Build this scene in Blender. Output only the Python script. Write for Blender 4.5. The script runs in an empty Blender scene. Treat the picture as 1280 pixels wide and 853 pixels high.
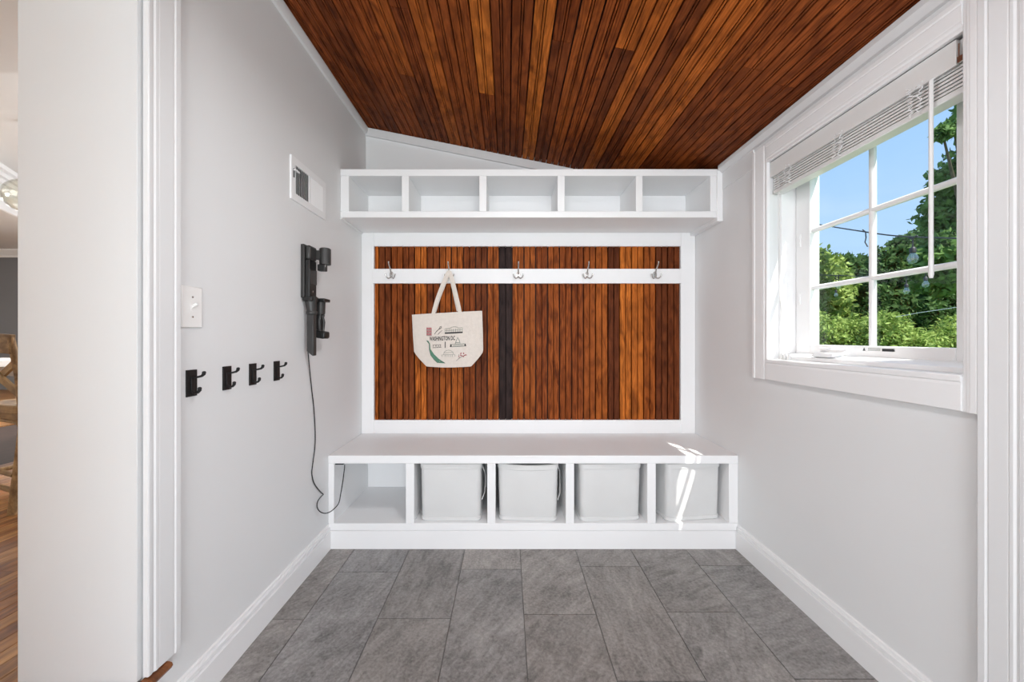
import bpy, bmesh, math, random
import numpy as np
from mathutils import Vector, Matrix

scene = bpy.context.scene
COL = scene.collection
R = math.radians
random.seed(7)

# ------------------------------------------------------------------ camera, sky, sun, lights, exposure
F, CX, CY, H = 457.0, 634.5, 422.0, 1.15          # focal length and vanishing point of the 1280x853 frame; eye height
cam_data = bpy.data.cameras.new('camera')
cam_data.sensor_fit = 'HORIZONTAL'; cam_data.sensor_width = 36.0
cam_data.lens = F / 1280 * 36.0
cam_data.shift_x = (640 - CX) / 1280
cam_data.shift_y = -(426.5 - CY) / 1280
cam_data.clip_start = 0.02
cam = bpy.data.objects.new('camera', cam_data); COL.objects.link(cam)
cam.location = (0, 0, H); cam.rotation_euler = (R(90), 0, 0)
scene.camera = cam

scene.view_settings.view_transform = 'Standard'
scene.view_settings.look = 'None'
scene.view_settings.gamma = 1.0
scene.view_settings.use_curve_mapping = False
scene.view_settings.exposure = 0.08

def build_world():
    w = bpy.data.worlds.new('sky'); scene.world = w; w.use_nodes = True
    nt = w.node_tree; nt.nodes.clear()
    out = nt.nodes.new('ShaderNodeOutputWorld'); bg = nt.nodes.new('ShaderNodeBackground')
    tc = nt.nodes.new('ShaderNodeTexCoord'); sep = nt.nodes.new('ShaderNodeSeparateXYZ')
    ramp = nt.nodes.new('ShaderNodeValToRGB')
    ramp.color_ramp.elements[0].position = 0.0; ramp.color_ramp.elements[0].color = (0.54, 0.75, 1.0, 1)
    ramp.color_ramp.elements[1].position = 0.75; ramp.color_ramp.elements[1].color = (0.22, 0.49, 1.0, 1)
    mp = nt.nodes.new('ShaderNodeMapping'); mp.inputs['Scale'].default_value = (1.2, 1.2, 5.0)
    nz = nt.nodes.new('ShaderNodeTexNoise'); nz.inputs['Scale'].default_value = 2.2; nz.inputs['Detail'].default_value = 5
    cr = nt.nodes.new('ShaderNodeValToRGB')
    cr.color_ramp.elements[0].position = 0.45; cr.color_ramp.elements[0].color = (0, 0, 0, 1)
    cr.color_ramp.elements[1].position = 0.85; cr.color_ramp.elements[1].color = (0.5, 0.5, 0.5, 1)
    mix = nt.nodes.new('ShaderNodeMixRGB'); mix.inputs[2].default_value = (0.8, 0.88, 1.0, 1)
    L = nt.links
    L.new(tc.outputs['Generated'], sep.inputs[0]); L.new(sep.outputs['Z'], ramp.inputs[0])
    L.new(tc.outputs['Generated'], mp.inputs[0]); L.new(mp.outputs[0], nz.inputs['Vector'])
    L.new(nz.outputs['Fac'], cr.inputs[0]); L.new(cr.outputs[0], mix.inputs[0]); L.new(ramp.outputs[0], mix.inputs[1])
    L.new(mix.outputs[0], bg.inputs[0]); bg.inputs[1].default_value = 1.05
    L.new(bg.outputs[0], out.inputs[0])
build_world()

SUN = Vector((0.432, -0.80, 1.382)).normalized()
sun_d = bpy.data.lights.new('sun', 'SUN'); sun_d.energy = 9.0; sun_d.angle = R(0.6); sun_d.color = (1.0, 0.96, 0.9)
sun = bpy.data.objects.new('sun', sun_d); COL.objects.link(sun)
sun.location = (6, -8, 14); sun.rotation_euler = SUN.to_track_quat('Z', 'Y').to_euler()

def area(name, loc, rot, sx, sy, power, col=(1, 1, 1)):
    d = bpy.data.lights.new(name, 'AREA'); d.shape = 'RECTANGLE'; d.size = sx; d.size_y = sy; d.energy = power; d.color = col
    o = bpy.data.objects.new(name, d); COL.objects.link(o); o.location = loc; o.rotation_euler = rot
    return o
# added fill light behind the camera, set just inside an invented opening
area('rear_fill_light', (0.1, -2.3, 1.12), (R(90), 0, 0), 1.9, 1.9, 86, (0.95, 0.98, 1.0))
# weak added fill before the solid right-hand door, brightening the left wall
area('right_fill_light', (1.24, 0.45, 1.15), (R(90), 0, R(90)), 0.6, 1.7, 3, (0.965, 0.985, 1.0))
# added unseen fills: overhead, dining room point; then the far room's ceiling light
area('overhead_fill_light', (0.14, 0.95, 2.262), (0, 0, 0), 0.3, 0.3, 12, (0.96, 0.98, 1.0))
dl_ = bpy.data.lights.new('dining_fill_light', 'POINT'); dl_.energy = 430; dl_.shadow_soft_size = .25; dl_.color = (1.0, 0.99, 0.97)
dlo = bpy.data.objects.new('dining_fill_light', dl_); COL.objects.link(dlo); dlo.location = (-4.6, 1.2, 1.95)
area('far_room_light', (-6.4, 4.4, 2.62), (0, 0, 0), 1.0, 1.0, 60, (1.0, 0.97, 0.93))
area('dining_side_fill', (-1.36, 3.9, 1.5), (R(90), 0, R(90)), 1.8, 1.5, 80, (0.97, 0.985, 1.0))  # added unseen fill on a windowless wall, brightens the dining room ceiling
scene.cycles.max_bounces = 14; scene.cycles.diffuse_bounces = 7; scene.cycles.transparent_max_bounces = 16

# ------------------------------------------------------------------ helpers
def P(px, py, Y):                       # photo pixel at depth Y -> point in the room
    return Vector(((px - CX) * Y / F, Y, H - (py - CY) * Y / F))

class MB:
    def __init__(s): s.v = []; s.f = []
    def box(s, x0, x1, y0, y1, z0, z1):
        b = len(s.v)
        s.v += [(x, y, z) for x in (x0, x1) for y in (y0, y1) for z in (z0, z1)]
        s.f += [tuple(b + i for i in q) for q in ((0,1,3,2),(4,6,7,5),(0,4,5,1),(2,3,7,6),(0,2,6,4),(1,5,7,3))]
        return s
    def quad(s, a, b, c, d):
        n = len(s.v); s.v += [tuple(a), tuple(b), tuple(c), tuple(d)]; s.f.append((n, n+1, n+2, n+3)); return s
    def prism(s, poly, vec):            # polygon (3D points) extruded by vec
        n = len(s.v); k = len(poly); vec = Vector(vec)
        s.v += [tuple(Vector(p)) for p in poly] + [tuple(Vector(p) + vec) for p in poly]
        s.f.append(tuple(range(n, n+k))[::-1]); s.f.append(tuple(range(n+k, n+2*k)))
        for i in range(k): j = (i+1) % k; s.f.append((n+i, n+j, n+k+j, n+k+i))
        return s
    def tube(s, pts, r, seg=8, cap=True):
        pts = [Vector(p) for p in pts]; n = len(s.v); k = len(pts)
        rs = r if isinstance(r, (list, tuple)) else [r]*k
        up = None
        for i, p in enumerate(pts):
            d = (pts[min(i+1, k-1)] - pts[max(i-1, 0)]).normalized()
            if up is None:
                up = Vector((0,0,1)) if abs(d.z) < .9 else Vector((1,0,0))
            a = d.cross(up)
            if a.length < 1e-5: a = d.orthogonal()
            a.normalize(); b = a.cross(d).normalized(); up = b
            for j in range(seg):
                t = 2*math.pi*j/seg
                s.v.append(tuple(p + (a*math.cos(t) + b*math.sin(t))*rs[i]))
        for i in range(k-1):
            for j in range(seg):
                q = (j+1) % seg
                s.f.append((n+i*seg+j, n+i*seg+q, n+(i+1)*seg+q, n+(i+1)*seg+j))
        if cap:
            s.f.append(tuple(n+j for j in range(seg))[::-1]); s.f.append(tuple(n+(k-1)*seg+j for j in range(seg)))
        return s
    def lathe(s, prof, c, seg=24, axis='z'):   # prof: (radius, height)
        n = len(s.v); k = len(prof); c = Vector(c)
        for r, h in prof:
            for j in range(seg):
                t = 2*math.pi*j/seg; a, b = r*math.cos(t), r*math.sin(t)
                s.v.append(tuple(c + (Vector((a, b, h)) if axis == 'z' else Vector((h, a, b)) if axis == 'x' else Vector((b, h, a)))))
        for i in range(k-1):
            for j in range(seg):
                q = (j+1) % seg; s.f.append((n+i*seg+j, n+i*seg+q, n+(i+1)*seg+q, n+(i+1)*seg+j))
        s.f.append(tuple(n+j for j in range(seg))[::-1]); s.f.append(tuple(n+(k-1)*seg+j for j in range(seg)))
        return s
    def ribbon(s, pts, wdir, w, t):     # flat strap along pts, width along wdir (per point or one), thickness t
        k = len(pts); n = len(s.v)
        for i, p in enumerate(pts):
            p = Vector(p); d = (Vector(pts[min(i+1,k-1)]) - Vector(pts[max(i-1,0)])).normalized()
            wd = Vector(wdir[i] if isinstance(wdir, list) else wdir); wd = (wd - d*wd.dot(d)).normalized(); nn = d.cross(wd)
            for a, b in ((-1,-1),(1,-1),(1,1),(-1,1)): s.v.append(tuple(p + wd*(a*w/2) + nn*(b*t/2)))
        for i in range(k-1):
            for j in range(4):
                q = (j+1) % 4; s.f.append((n+i*4+j, n+i*4+q, n+(i+1)*4+q, n+(i+1)*4+j))
        s.f.append((n, n+1, n+2, n+3)[::-1]); s.f.append(tuple(n+(k-1)*4+j for j in range(4)))
        return s

WLOC = {}
def mesh_from(mb, name, off=(0,0,0), smooth=False):
    me = bpy.data.meshes.new(name)
    o = Vector(off)
    me.from_pydata([tuple(Vector(v) - o) for v in mb.v], [], mb.f)
    bm = bmesh.new(); bm.from_mesh(me); bmesh.ops.recalc_face_normals(bm, faces=bm.faces); bm.to_mesh(me); bm.free()
    if smooth:
        me.polygons.foreach_set('use_smooth', [True]*len(me.polygons))
        try: me.set_sharp_from_angle(angle=R(38))
        except Exception: pass
    me.update()
    return me
def obj(name, mb, mat, parent=None, bev=0, smooth=False, base=None):
    """one mesh object built from world coordinates"""
    if parent is not None: off = WLOC[parent.name]
    elif base is not None: off = Vector(base)
    else:
        a = np.array(mb.v); off = Vector(((a[:,0].min()+a[:,0].max())/2, (a[:,1].min()+a[:,1].max())/2, a[:,2].min()))
    me = mesh_from(mb, name, off, smooth or bev > 0)
    me.materials.append(mat)
    o = bpy.data.objects.new(name, me); COL.objects.link(o)
    if parent is not None:
        o.parent = parent; WLOC[o.name] = WLOC[parent.name]
    else:
        o.location = off; WLOC[o.name] = Vector(off)
    if bev:
        m = o.modifiers.new('edge', 'BEVEL'); m.width = bev; m.segments = 2; m.limit_method = 'ANGLE'; m.angle_limit = R(40); m.harden_normals = False
    return o
def tag(o, label=None, cat=None, group=None, kind=None):
    if label: o['label'] = label
    if cat: o['category'] = cat
    if group: o['group'] = group
    if kind: o['kind'] = kind
    return o
def thing(name, loc, label, cat, group=None):
    o = bpy.data.objects.new(name, None); COL.objects.link(o); o.location = loc; o.empty_display_size = .05
    WLOC[o.name] = Vector(loc); return tag(o, label, cat, group)
def struct(name, mb, mat, label=None, bev=0, smooth=False):
    o = obj(name, mb, mat, None, bev, smooth, base=(0,0,0)); return tag(o, label, None, None, 'structure')
def struct_root(name, label=None):
    o = bpy.data.objects.new(name, None); COL.objects.link(o); WLOC[o.name] = Vector((0,0,0)); o.empty_display_size = .05
    return tag(o, label, None, None, 'structure')
def place(me, name, M, parent, color=None):
    o = bpy.data.objects.new(name, me); COL.objects.link(o)
    o.parent = parent; o.matrix_basis = Matrix.Translation(-WLOC[parent.name]) @ M
    WLOC[o.name] = WLOC[parent.name]
    if color: o.color = (*color, 1)
    return o

# ------------------------------------------------------------------ materials
MATS = {}
def mat_base(name):
    m = bpy.data.materials.new(name); m.use_nodes = True; MATS[name] = m
    return m, m.node_tree, m.node_tree.nodes['Principled BSDF']
def plain(name, col, rough=.5, metal=0, noise=.04, scale=8, bump=0, spec=.5):
    m, nt, b = mat_base(name)
    b.inputs['Roughness'].default_value = rough; b.inputs['Metallic'].default_value = metal
    b.inputs['Specular IOR Level'].default_value = spec
    tc = nt.nodes.new('ShaderNodeTexCoord'); nz = nt.nodes.new('ShaderNodeTexNoise')
    nz.inputs['Scale'].default_value = scale; nz.inputs['Detail'].default_value = 4
    rp = nt.nodes.new('ShaderNodeValToRGB')
    rp.color_ramp.elements[0].color = (*[c*(1-noise) for c in col], 1); rp.color_ramp.elements[1].color = (*[min(1, c*(1+noise)) for c in col], 1)
    rp.color_ramp.elements[0].position = .3; rp.color_ramp.elements[1].position = .7
    nt.links.new(tc.outputs['Object'], nz.inputs['Vector']); nt.links.new(nz.outputs['Fac'], rp.inputs[0]); nt.links.new(rp.outputs[0], b.inputs['Base Color'])
    if bump:
        n2 = nt.nodes.new('ShaderNodeTexNoise'); n2.inputs['Scale'].default_value = 220; bp = nt.nodes.new('ShaderNodeBump')
        bp.inputs['Strength'].default_value = bump; bp.inputs['Distance'].default_value = .002
        nt.links.new(tc.outputs['Object'], n2.inputs['Vector']); nt.links.new(n2.outputs['Fac'], bp.inputs['Height']); nt.links.new(bp.outputs[0], b.inputs['Normal'])
    return m
M_WALL = plain('wall_paint', (.755, .765, .77), .6, 0, .012, 1.5, .05)
M_TRIM = plain('white_trim_paint', (.83, .835, .84), .45, 0, .01, 3)
M_TRIM2 = plain('white_satin_paint', (.715, .72, .725), .38, 0, .012, 3)
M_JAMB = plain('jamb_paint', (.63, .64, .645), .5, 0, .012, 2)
M_VINYL = plain('white_vinyl', (.86, .865, .87), .3, 0, .008, 5)
M_BLIND = plain('blind_slat_paint', (.70, .70, .69), .4, 0, .01, 5)
M_BLACK = plain('black_metal', (.012, .012, .012), .42, .2, .2, 40)
M_DARKPL = plain('charcoal_plastic', (.032, .031, .030), .42, 0, .08, 30)
M_DARKPL2 = plain('black_plastic', (.011, .011, .011), .38, 0, .1, 30)
M_CHROME = plain('brushed_nickel', (.62, .61, .59), .22, 1, .03, 30)
M_BIN = plain('pale_grey_bin_fabric', (.66, .665, .66), .6, 0, .02, 6, .15)
M_CANVAS = plain('natural_canvas', (.70, .635, .57), .85, 0, .035, 60, .4)
M_PLATE = plain('switch_plastic', (.86, .855, .84), .35, 0, .005, 5)
M_CORD = plain('cord_rubber', (.02, .02, .02), .5, 0, .1, 30)
M_DARKBACK = plain('dark_backing_board', (.03, .012, .007), .7, 0, .3, 20)  # near-black base that shows in the gaps between boards
M_GROUT = plain('grey_grout', (.17, .165, .16), .85, 0, .15, 60)
M_GREYWALL = plain('dark_grey_paint', (.16, .16, .163), .7, 0, .03, 2)
M_KWHITE = plain('dining_room_paint', (.70, .70, .69), .6, 0, .015, 2)
M_WHITETOP = plain('white_tabletop', (.7, .69, .66), .35, 0, .02, 5)
M_VENTDARK = plain('duct_interior', (.10, .10, .10), .7, 0, .1, 20)
M_INKB = plain('black_ink', (.03, .03, .032), .9, 0, .1, 50)
M_INKG = plain('green_ink', (.10, .23, .155), .9, 0, .08, 50)
M_INKR = plain('red_ink', (.40, .09, .11), .9, 0, .08, 50)
M_INKGR = plain('grey_green_ink', (.20, .23, .20), .9, 0, .08, 50)
M_GRASS = plain('lawn', (.10, .19, .04), .9, 0, .35, 3)
M_EXT = plain('exterior_siding', (.6, .6, .58), .7, 0, .05, 3)
M_BARK = plain('bark', (.10, .075, .05), .9, 0, .3, 12)
M_POST = plain('weathered_post', (.22, .16, .1), .8, 0, .2, 10)

def wood(name, rough=.5, use_obj=True, col=(.3,.15,.06), contrast=1.0, wave=14.0, spec=.3):
    m, nt, b = mat_base(name); N = nt.nodes; L = nt.links
    tc = N.new('ShaderNodeTexCoord'); oi = N.new('ShaderNodeObjectInfo')
    mul = N.new('ShaderNodeVectorMath'); mul.operation = 'SCALE'; mul.inputs[0].default_value = (31.7, 17.3, 53.1)
    L.new(oi.outputs['Random'], mul.inputs['Scale'])
    add = N.new('ShaderNodeVectorMath'); add.operation = 'ADD'; L.new(tc.outputs['Object'], add.inputs[0]); L.new(mul.outputs[0], add.inputs[1])
    def noise(scale3, sc, det, dist=0):
        mp = N.new('ShaderNodeMapping'); mp.inputs['Scale'].default_value = scale3; L.new(add.outputs[0], mp.inputs[0])
        n = N.new('ShaderNodeTexNoise'); n.inputs['Scale'].default_value = sc; n.inputs['Detail'].default_value = det; n.inputs['Distortion'].default_value = dist
        L.new(mp.outputs[0], n.inputs['Vector']); return n
    def ramp(src, p0, c0, p1, c1):
        r = N.new('ShaderNodeValToRGB'); r.color_ramp.elements[0].position = p0; r.color_ramp.elements[1].position = p1
        r.color_ramp.elements[0].color = (*c0, 1); r.color_ramp.elements[1].color = (*c1, 1); L.new(src, r.inputs[0]); return r
    fine = noise((5, 90, 30), 2.2, 6, .6)
    blot = noise((5, 16, 6), 1.1, 5, 1.5)
    mpw = N.new('ShaderNodeMapping'); mpw.inputs['Scale'].default_value = (.13, 1, 1); L.new(add.outputs[0], mpw.inputs[0])
    wv = N.new('ShaderNodeTexWave'); wv.wave_type = 'BANDS'; wv.bands_direction = 'Y'; wv.inputs['Scale'].default_value = wave
    wv.inputs['Distortion'].default_value = 9; wv.inputs['Detail'].default_value = 2.5; wv.inputs['Detail Scale'].default_value = 1.6
    L.new(mpw.outputs[0], wv.inputs['Vector'])
    k = contrast
    knot = noise((6, 14, 6), 1.3, 3, .6)
    g4 = ramp(knot.outputs['Fac'], .62, (1, 1, 1), .74, (.42, .34, .3))
    g1 = ramp(fine.outputs['Fac'], .32, tuple([1-.36*k, 1-.42*k, 1-.46*k]), .68, (1+.14*k,)*3)
    g2 = ramp(blot.outputs['Fac'], .3, (1-.52*k, 1-.55*k, 1-.5*k), .62, (1+.22*k,)*3)
    g3 = ramp(wv.outputs['Fac'], .15, (1-.42*k, 1-.5*k, 1-.55*k), .7, (1+.12*k,)*3)
    def mult(a, b_, fac=1):
        x = N.new('ShaderNodeMixRGB'); x.blend_type = 'MULTIPLY'; x.inputs[0].default_value = fac
        if hasattr(a, 'links'): L.new(a, x.inputs[1])
        else: x.inputs[1].default_value = (*a, 1)
        L.new(b_, x.inputs[2]); return x
    a = mult(oi.outputs['Color'] if use_obj else col, g1.outputs[0], .9)
    c = mult(a.outputs[0], g2.outputs[0]); d = mult(c.outputs[0], g3.outputs[0])
    # the cathedral figure is strong on some boards only
    mr = N.new('ShaderNodeMath'); mr.operation = 'MULTIPLY'; mr.inputs[1].default_value = 7.31; L.new(oi.outputs['Random'], mr.inputs[0])
    fr = N.new('ShaderNodeMath'); fr.operation = 'FRACT'; L.new(mr.outputs[0], fr.inputs[0]); L.new(fr.outputs[0], d.inputs[0])
    dd = mult(d.outputs[0], g4.outputs[0], .85)
    L.new(dd.outputs[0], b.inputs['Base Color'])
    b.inputs['Roughness'].default_value = rough; b.inputs['Specular IOR Level'].default_value = spec
    bp = N.new('ShaderNodeBump'); bp.inputs['Strength'].default_value = .12; bp.inputs['Distance'].default_value = .002
    L.new(fine.outputs['Fac'], bp.inputs['Height']); L.new(bp.outputs[0], b.inputs['Normal'])
    return m
M_WOOD = wood('stained_beadboard', .5, True, contrast=.95, wave=22, spec=.06)
M_OAK = wood('oak_floorboard', .4, True, contrast=.75, wave=9)
M_CHAIR = wood('weathered_oak', .6, False, (.30, .19, .085), .7, 8)
M_NOSING = wood('oak_nosing', .35, False, (.20, .075, .026), .8, 10)

def tile_mat():
    m, nt, b = mat_base('slate_look_tile'); N = nt.nodes; L = nt.links
    tc = N.new('ShaderNodeTexCoord'); oi = N.new('ShaderNodeObjectInfo')
    mul = N.new('ShaderNodeVectorMath'); mul.operation = 'SCALE'; mul.inputs[0].default_value = (31.7, 17.3, 53.1); L.new(oi.outputs['Random'], mul.inputs['Scale'])
    add = N.new('ShaderNodeVectorMath'); add.operation = 'ADD'; L.new(tc.outputs['Object'], add.inputs[0]); L.new(mul.outputs[0], add.inputs[1])
    rot = N.new('ShaderNodeMath'); rot.operation = 'MULTIPLY_ADD'; rot.inputs[1].default_value = 1.5; rot.inputs[2].default_value = -.2; L.new(oi.outputs['Random'], rot.inputs[0])
    vr = N.new('ShaderNodeVectorRotate'); vr.rotation_type = 'Z_AXIS'; L.new(add.outputs[0], vr.inputs['Vector']); L.new(rot.outputs[0], vr.inputs['Angle'])
    def noise(src, s3, sc, det, dist):
        mp = N.new('ShaderNodeMapping'); mp.inputs['Scale'].default_value = s3; L.new(src, mp.inputs[0])
        n = N.new('ShaderNodeTexNoise'); n.inputs['Scale'].default_value = sc; n.inputs['Detail'].default_value = det; n.inputs['Distortion'].default_value = dist
        n.inputs['Roughness'].default_value = .65
        L.new(mp.outputs[0], n.inputs['Vector']); return n
    n1 = noise(vr.outputs[0], (3, .8, 1), 9, 8, .8)
    n2 = noise(add.outputs[0], (1, 1, 1), 90, 5, .3)
    n3 = noise(add.outputs[0], (1, 1, 1), 3.5, 3, .5)
    mx = N.new('ShaderNodeMath'); mx.operation = 'ADD'; L.new(n1.outputs['Fac'], mx.inputs[0]); L.new(n2.outputs['Fac'], mx.inputs[1])
    mx2 = N.new('ShaderNodeMath'); mx2.operation = 'MULTIPLY_ADD'; mx2.inputs[1].default_value = .7; L.new(n3.outputs['Fac'], mx2.inputs[0]); L.new(mx.outputs[0], mx2.inputs[2])
    rp = N.new('ShaderNodeValToRGB'); e = rp.color_ramp.elements
    sc_ = N.new('ShaderNodeMath'); sc_.operation = 'MULTIPLY'; sc_.inputs[1].default_value = .37; L.new(mx2.outputs[0], sc_.inputs[0])
    e[0].position = .345; e[0].color = (.082, .078, .076, 1); e[1].position = .64; e[1].color = (.37, .36, .355, 1)
    L.new(sc_.outputs[0], rp.inputs[0])
    tint = N.new('ShaderNodeMixRGB'); tint.blend_type = 'MULTIPLY'; tint.inputs[0].default_value = 1; L.new(rp.outputs[0], tint.inputs[1]); L.new(oi.outputs['Color'], tint.inputs[2])
    L.new(tint.outputs[0], b.inputs['Base Color']); b.inputs['Roughness'].default_value = .43; b.inputs['Specular IOR Level'].default_value = .45
    bp = N.new('ShaderNodeBump'); bp.inputs['Strength'].default_value = .35; bp.inputs['Distance'].default_value = .003
    L.new(mx.outputs[0], bp.inputs['Height']); L.new(bp.outputs[0], b.inputs['Normal'])
    return m
M_TILE = tile_mat()

def glass_mat(name, tint=(.97, .99, .98), base=.02, edge=.5):
    m = bpy.data.materials.new(name); m.use_nodes = True; nt = m.node_tree; nt.nodes.clear()
    o = nt.nodes.new('ShaderNodeOutputMaterial'); t = nt.nodes.new('ShaderNodeBsdfTransparent'); g = nt.nodes.new('ShaderNodeBsdfGlossy'); mx = nt.nodes.new('ShaderNodeMixShader')
    lw = nt.nodes.new('ShaderNodeLayerWeight'); lw.inputs['Blend'].default_value = .5
    pw = nt.nodes.new('ShaderNodeMath'); pw.operation = 'POWER'; pw.inputs[1].default_value = 4
    ml = nt.nodes.new('ShaderNodeMath'); ml.operation = 'MULTIPLY_ADD'; ml.inputs[1].default_value = edge; ml.inputs[2].default_value = base
    t.inputs[0].default_value = (*tint, 1); g.inputs['Roughness'].default_value = .02
    nt.links.new(lw.outputs['Facing'], pw.inputs[0]); nt.links.new(pw.outputs[0], ml.inputs[0]); nt.links.new(ml.outputs[0], mx.inputs[0])
    nt.links.new(t.outputs[0], mx.inputs[1]); nt.links.new(g.outputs[0], mx.inputs[2]); nt.links.new(mx.outputs[0], o.inputs[0])
    return m
M_GLASS = glass_mat('window_glass', (.98, .99, .985), .012, .3)
M_BULB = glass_mat('bulb_glass', (.97, .97, .95), .22, .7)
M_GLOBE = glass_mat('globe_glass', (.96, .955, .92), .05, .6)

def leaf_mat(name, c0, c1):
    m, nt, b = mat_base(name); N = nt.nodes; L = nt.links
    tc = N.new('ShaderNodeTexCoord'); nz = N.new('ShaderNodeTexNoise'); nz.inputs['Scale'].default_value = 4.5; nz.inputs['Detail'].default_value = 5
    rp = N.new('ShaderNodeValToRGB'); rp.color_ramp.elements[0].position = .35; rp.color_ramp.elements[1].position = .65
    rp.color_ramp.elements[0].color = (*c0, 1); rp.color_ramp.elements[1].color = (*c1, 1)
    L.new(tc.outputs['Object'], nz.inputs['Vector']); L.new(nz.outputs['Fac'], rp.inputs[0]); L.new(rp.outputs[0], b.inputs['Base Color'])
    b.inputs['Roughness'].default_value = .7; b.inputs['Specular IOR Level'].default_value = .15
    tr = N.new('ShaderNodeBsdfTranslucent'); L.new(rp.outputs[0], tr.inputs[0]); mx = N.new('ShaderNodeMixShader'); mx.inputs[0].default_value = .35
    out = N['Material Output']; L.new(b.outputs[0], mx.inputs[1]); L.new(tr.outputs[0], mx.inputs[2]); L.new(mx.outputs[0], out.inputs[0])
    return m
M_LEAF1 = leaf_mat('leaves_mid_green', (.075, .15, .04), (.24, .38, .12))
M_LEAF2 = leaf_mat('leaves_dark_green', (.035, .085, .032), (.14, .24, .075))
M_LEAF3 = leaf_mat('leaves_yellow_green', (.16, .25, .045), (.44, .55, .17))

# ------------------------------------------------------------------ room dimensions
XL, XR = -0.976, 1.254           # side walls
YB, YREAR = 2.52, -2.4           # back wall, wall behind the camera
YP = 2.44                        # plane of the built-in panel frame
YBN = 1.985                      # bench front
YSH = 2.13                       # overhead shelf front
SL = 0.2                         # ceiling slope
ZL = 2.595                       # ceiling height at left wall
zc = lambda x: ZL - SL*(x - XL)
XJ = -1.297                      # far side of the thick left wall
ZK = 0.235                       # dining room floor level (one step up)
YJ = 0.985                       # far jamb of the left doorway
DY0 = 0.10                       # near jamb
WY0, WY1, WZ0, WZ1 = 1.0, 1.749, 1.043, 1.987   # window opening
XOUT = 1.42
ZT = 2.75

# ------------------------------------------------------------------ walls
w = MB()
w.box(XJ, XL, YJ, 6.4, 0, ZT); w.box(XJ, XL, YREAR, DY0, 0, ZT); w.box(XJ, XL, DY0, YJ, 2.27, ZT); w.box(XJ, XL, DY0, YJ, 0, ZK-.02)
struct('wall_left', w, M_WALL)
w = MB()
D2A, D2B = 0.03, 0.875           # doorway in the right wall beside the camera
w.box(XR, XOUT, WY1, 2.7, -.4, 2.3); w.box(XR, XOUT, D2B, WY0, -.4, 2.3)
w.box(XR, XOUT, WY0, WY1, -.4, WZ0); w.box(XR, XOUT, WY0, WY1, WZ1+.005, 2.3)
w.box(XR, XOUT, YREAR, D2A, -.4, 2.3); w.box(XR, XOUT, D2A, D2B, 2.04, 2.3); w.box(XR, XOUT, D2A, D2B, -.4, 0)
struct('wall_right', w, M_WALL)
w = MB().box(XL, XR, YB, YB+.14, -.1, ZT)
struct('wall_back', w, M_WALL)
w = MB()
OX0, OX1, OZ1 = -.85, 1.05, 2.08
w.box(XL, OX0, YREAR-.12, YREAR, -.1, ZT); w.box(OX1, XR, YREAR-.12, YREAR, -.1, ZT); w.box(OX0, OX1, YREAR-.12, YREAR, OZ1, ZT); w.box(OX0, OX1, YREAR-.12, YREAR, -.1, .12)
struct('wall_rear', w, M_WALL)
d3 = struct_root('fill_opening', 'added wide opening behind the camera for the fill light')  # unseen opening, added to give the rear fill a source
for x in (OX0+.03, (OX0+OX1)/2, OX1-.03):
    obj('door_stile', MB().box(x-.03, x+.03, YREAR-.08, YREAR-.03, .12, OZ1), M_TRIM, d3, .003)
for z in (.16, OZ1-.04):
    for a, b_ in ((OX0+.06, (OX0+OX1)/2-.03), ((OX0+OX1)/2+.03, OX1-.06)):
        obj('door_rail', MB().box(a, b_, YREAR-.08, YREAR-.03, z-.04, z+.04), M_TRIM, d3, .003)

# ------------------------------------------------------------------ ceiling of beadboard planks
def plank_mesh(name, L, W, mat, th=.014, edge=.0035, dep=.006, bead=True, bw=.0035, beadw=.006, jit=0):
    e2 = edge                        # half of the gap to the next plank
    pr = [(-W/2+e2, -dep), (-W/2+e2, -.0012), (-W/2+e2+.0012, 0)]
    if bead:
        h = beadw/2
        if h > 0: pr += [(-h-bw, 0), (-h-bw+.0003, -dep), (-h-.0003, -dep), (-h, -.0004), (h, -.0004), (h+.0003, -dep), (h+bw-.0003, -dep), (h+bw, 0)]
        else: pr += [(-bw, 0), (-bw+.0004, -dep), (bw-.0004, -dep), (bw, 0)]
    pr += [(W/2-e2-.0012, 0), (W/2-e2, -.0012), (W/2-e2, -dep), (W/2-e2, -th), (-W/2+e2, -th)]
    mb = MB().prism([(0.0, y, z) for y, z in pr], (L, 0, 0))
    me = mesh_from(mb, name); me.materials.append(mat); return me
def wcol(v):
    st = [(0, (.022, .014, .014)), (.2, (.085, .026, .012)), (.5, (.245, .062, .015)), (.8, (.46, .13, .022)), (1, (.60, .20, .034))]
    v = max(0, min(1, v))
    for (a, ca), (b, cb) in zip(st, st[1:]):
        if v <= b:
            t = (v-a)/(b-a); return tuple(x+(y-x)*t for x, y in zip(ca, cb))
th = math.atan(SL); c_, s_ = math.cos(th), math.sin(th)
cb = MB()
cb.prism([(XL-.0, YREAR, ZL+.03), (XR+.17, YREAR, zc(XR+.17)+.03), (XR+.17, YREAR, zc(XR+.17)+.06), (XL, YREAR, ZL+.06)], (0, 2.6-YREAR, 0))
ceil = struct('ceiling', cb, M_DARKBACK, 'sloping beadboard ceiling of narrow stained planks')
span = (XR-XL)/c_
PW = span/27.0
vals = [.42,.42,.36,.54,.56,.60,.46,.70,.48,.54,.84,.42,.45,.86,.50,.55,.52,.74,.74,.42,.72,.70,.56,.54,.50,.46,.40]
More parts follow.
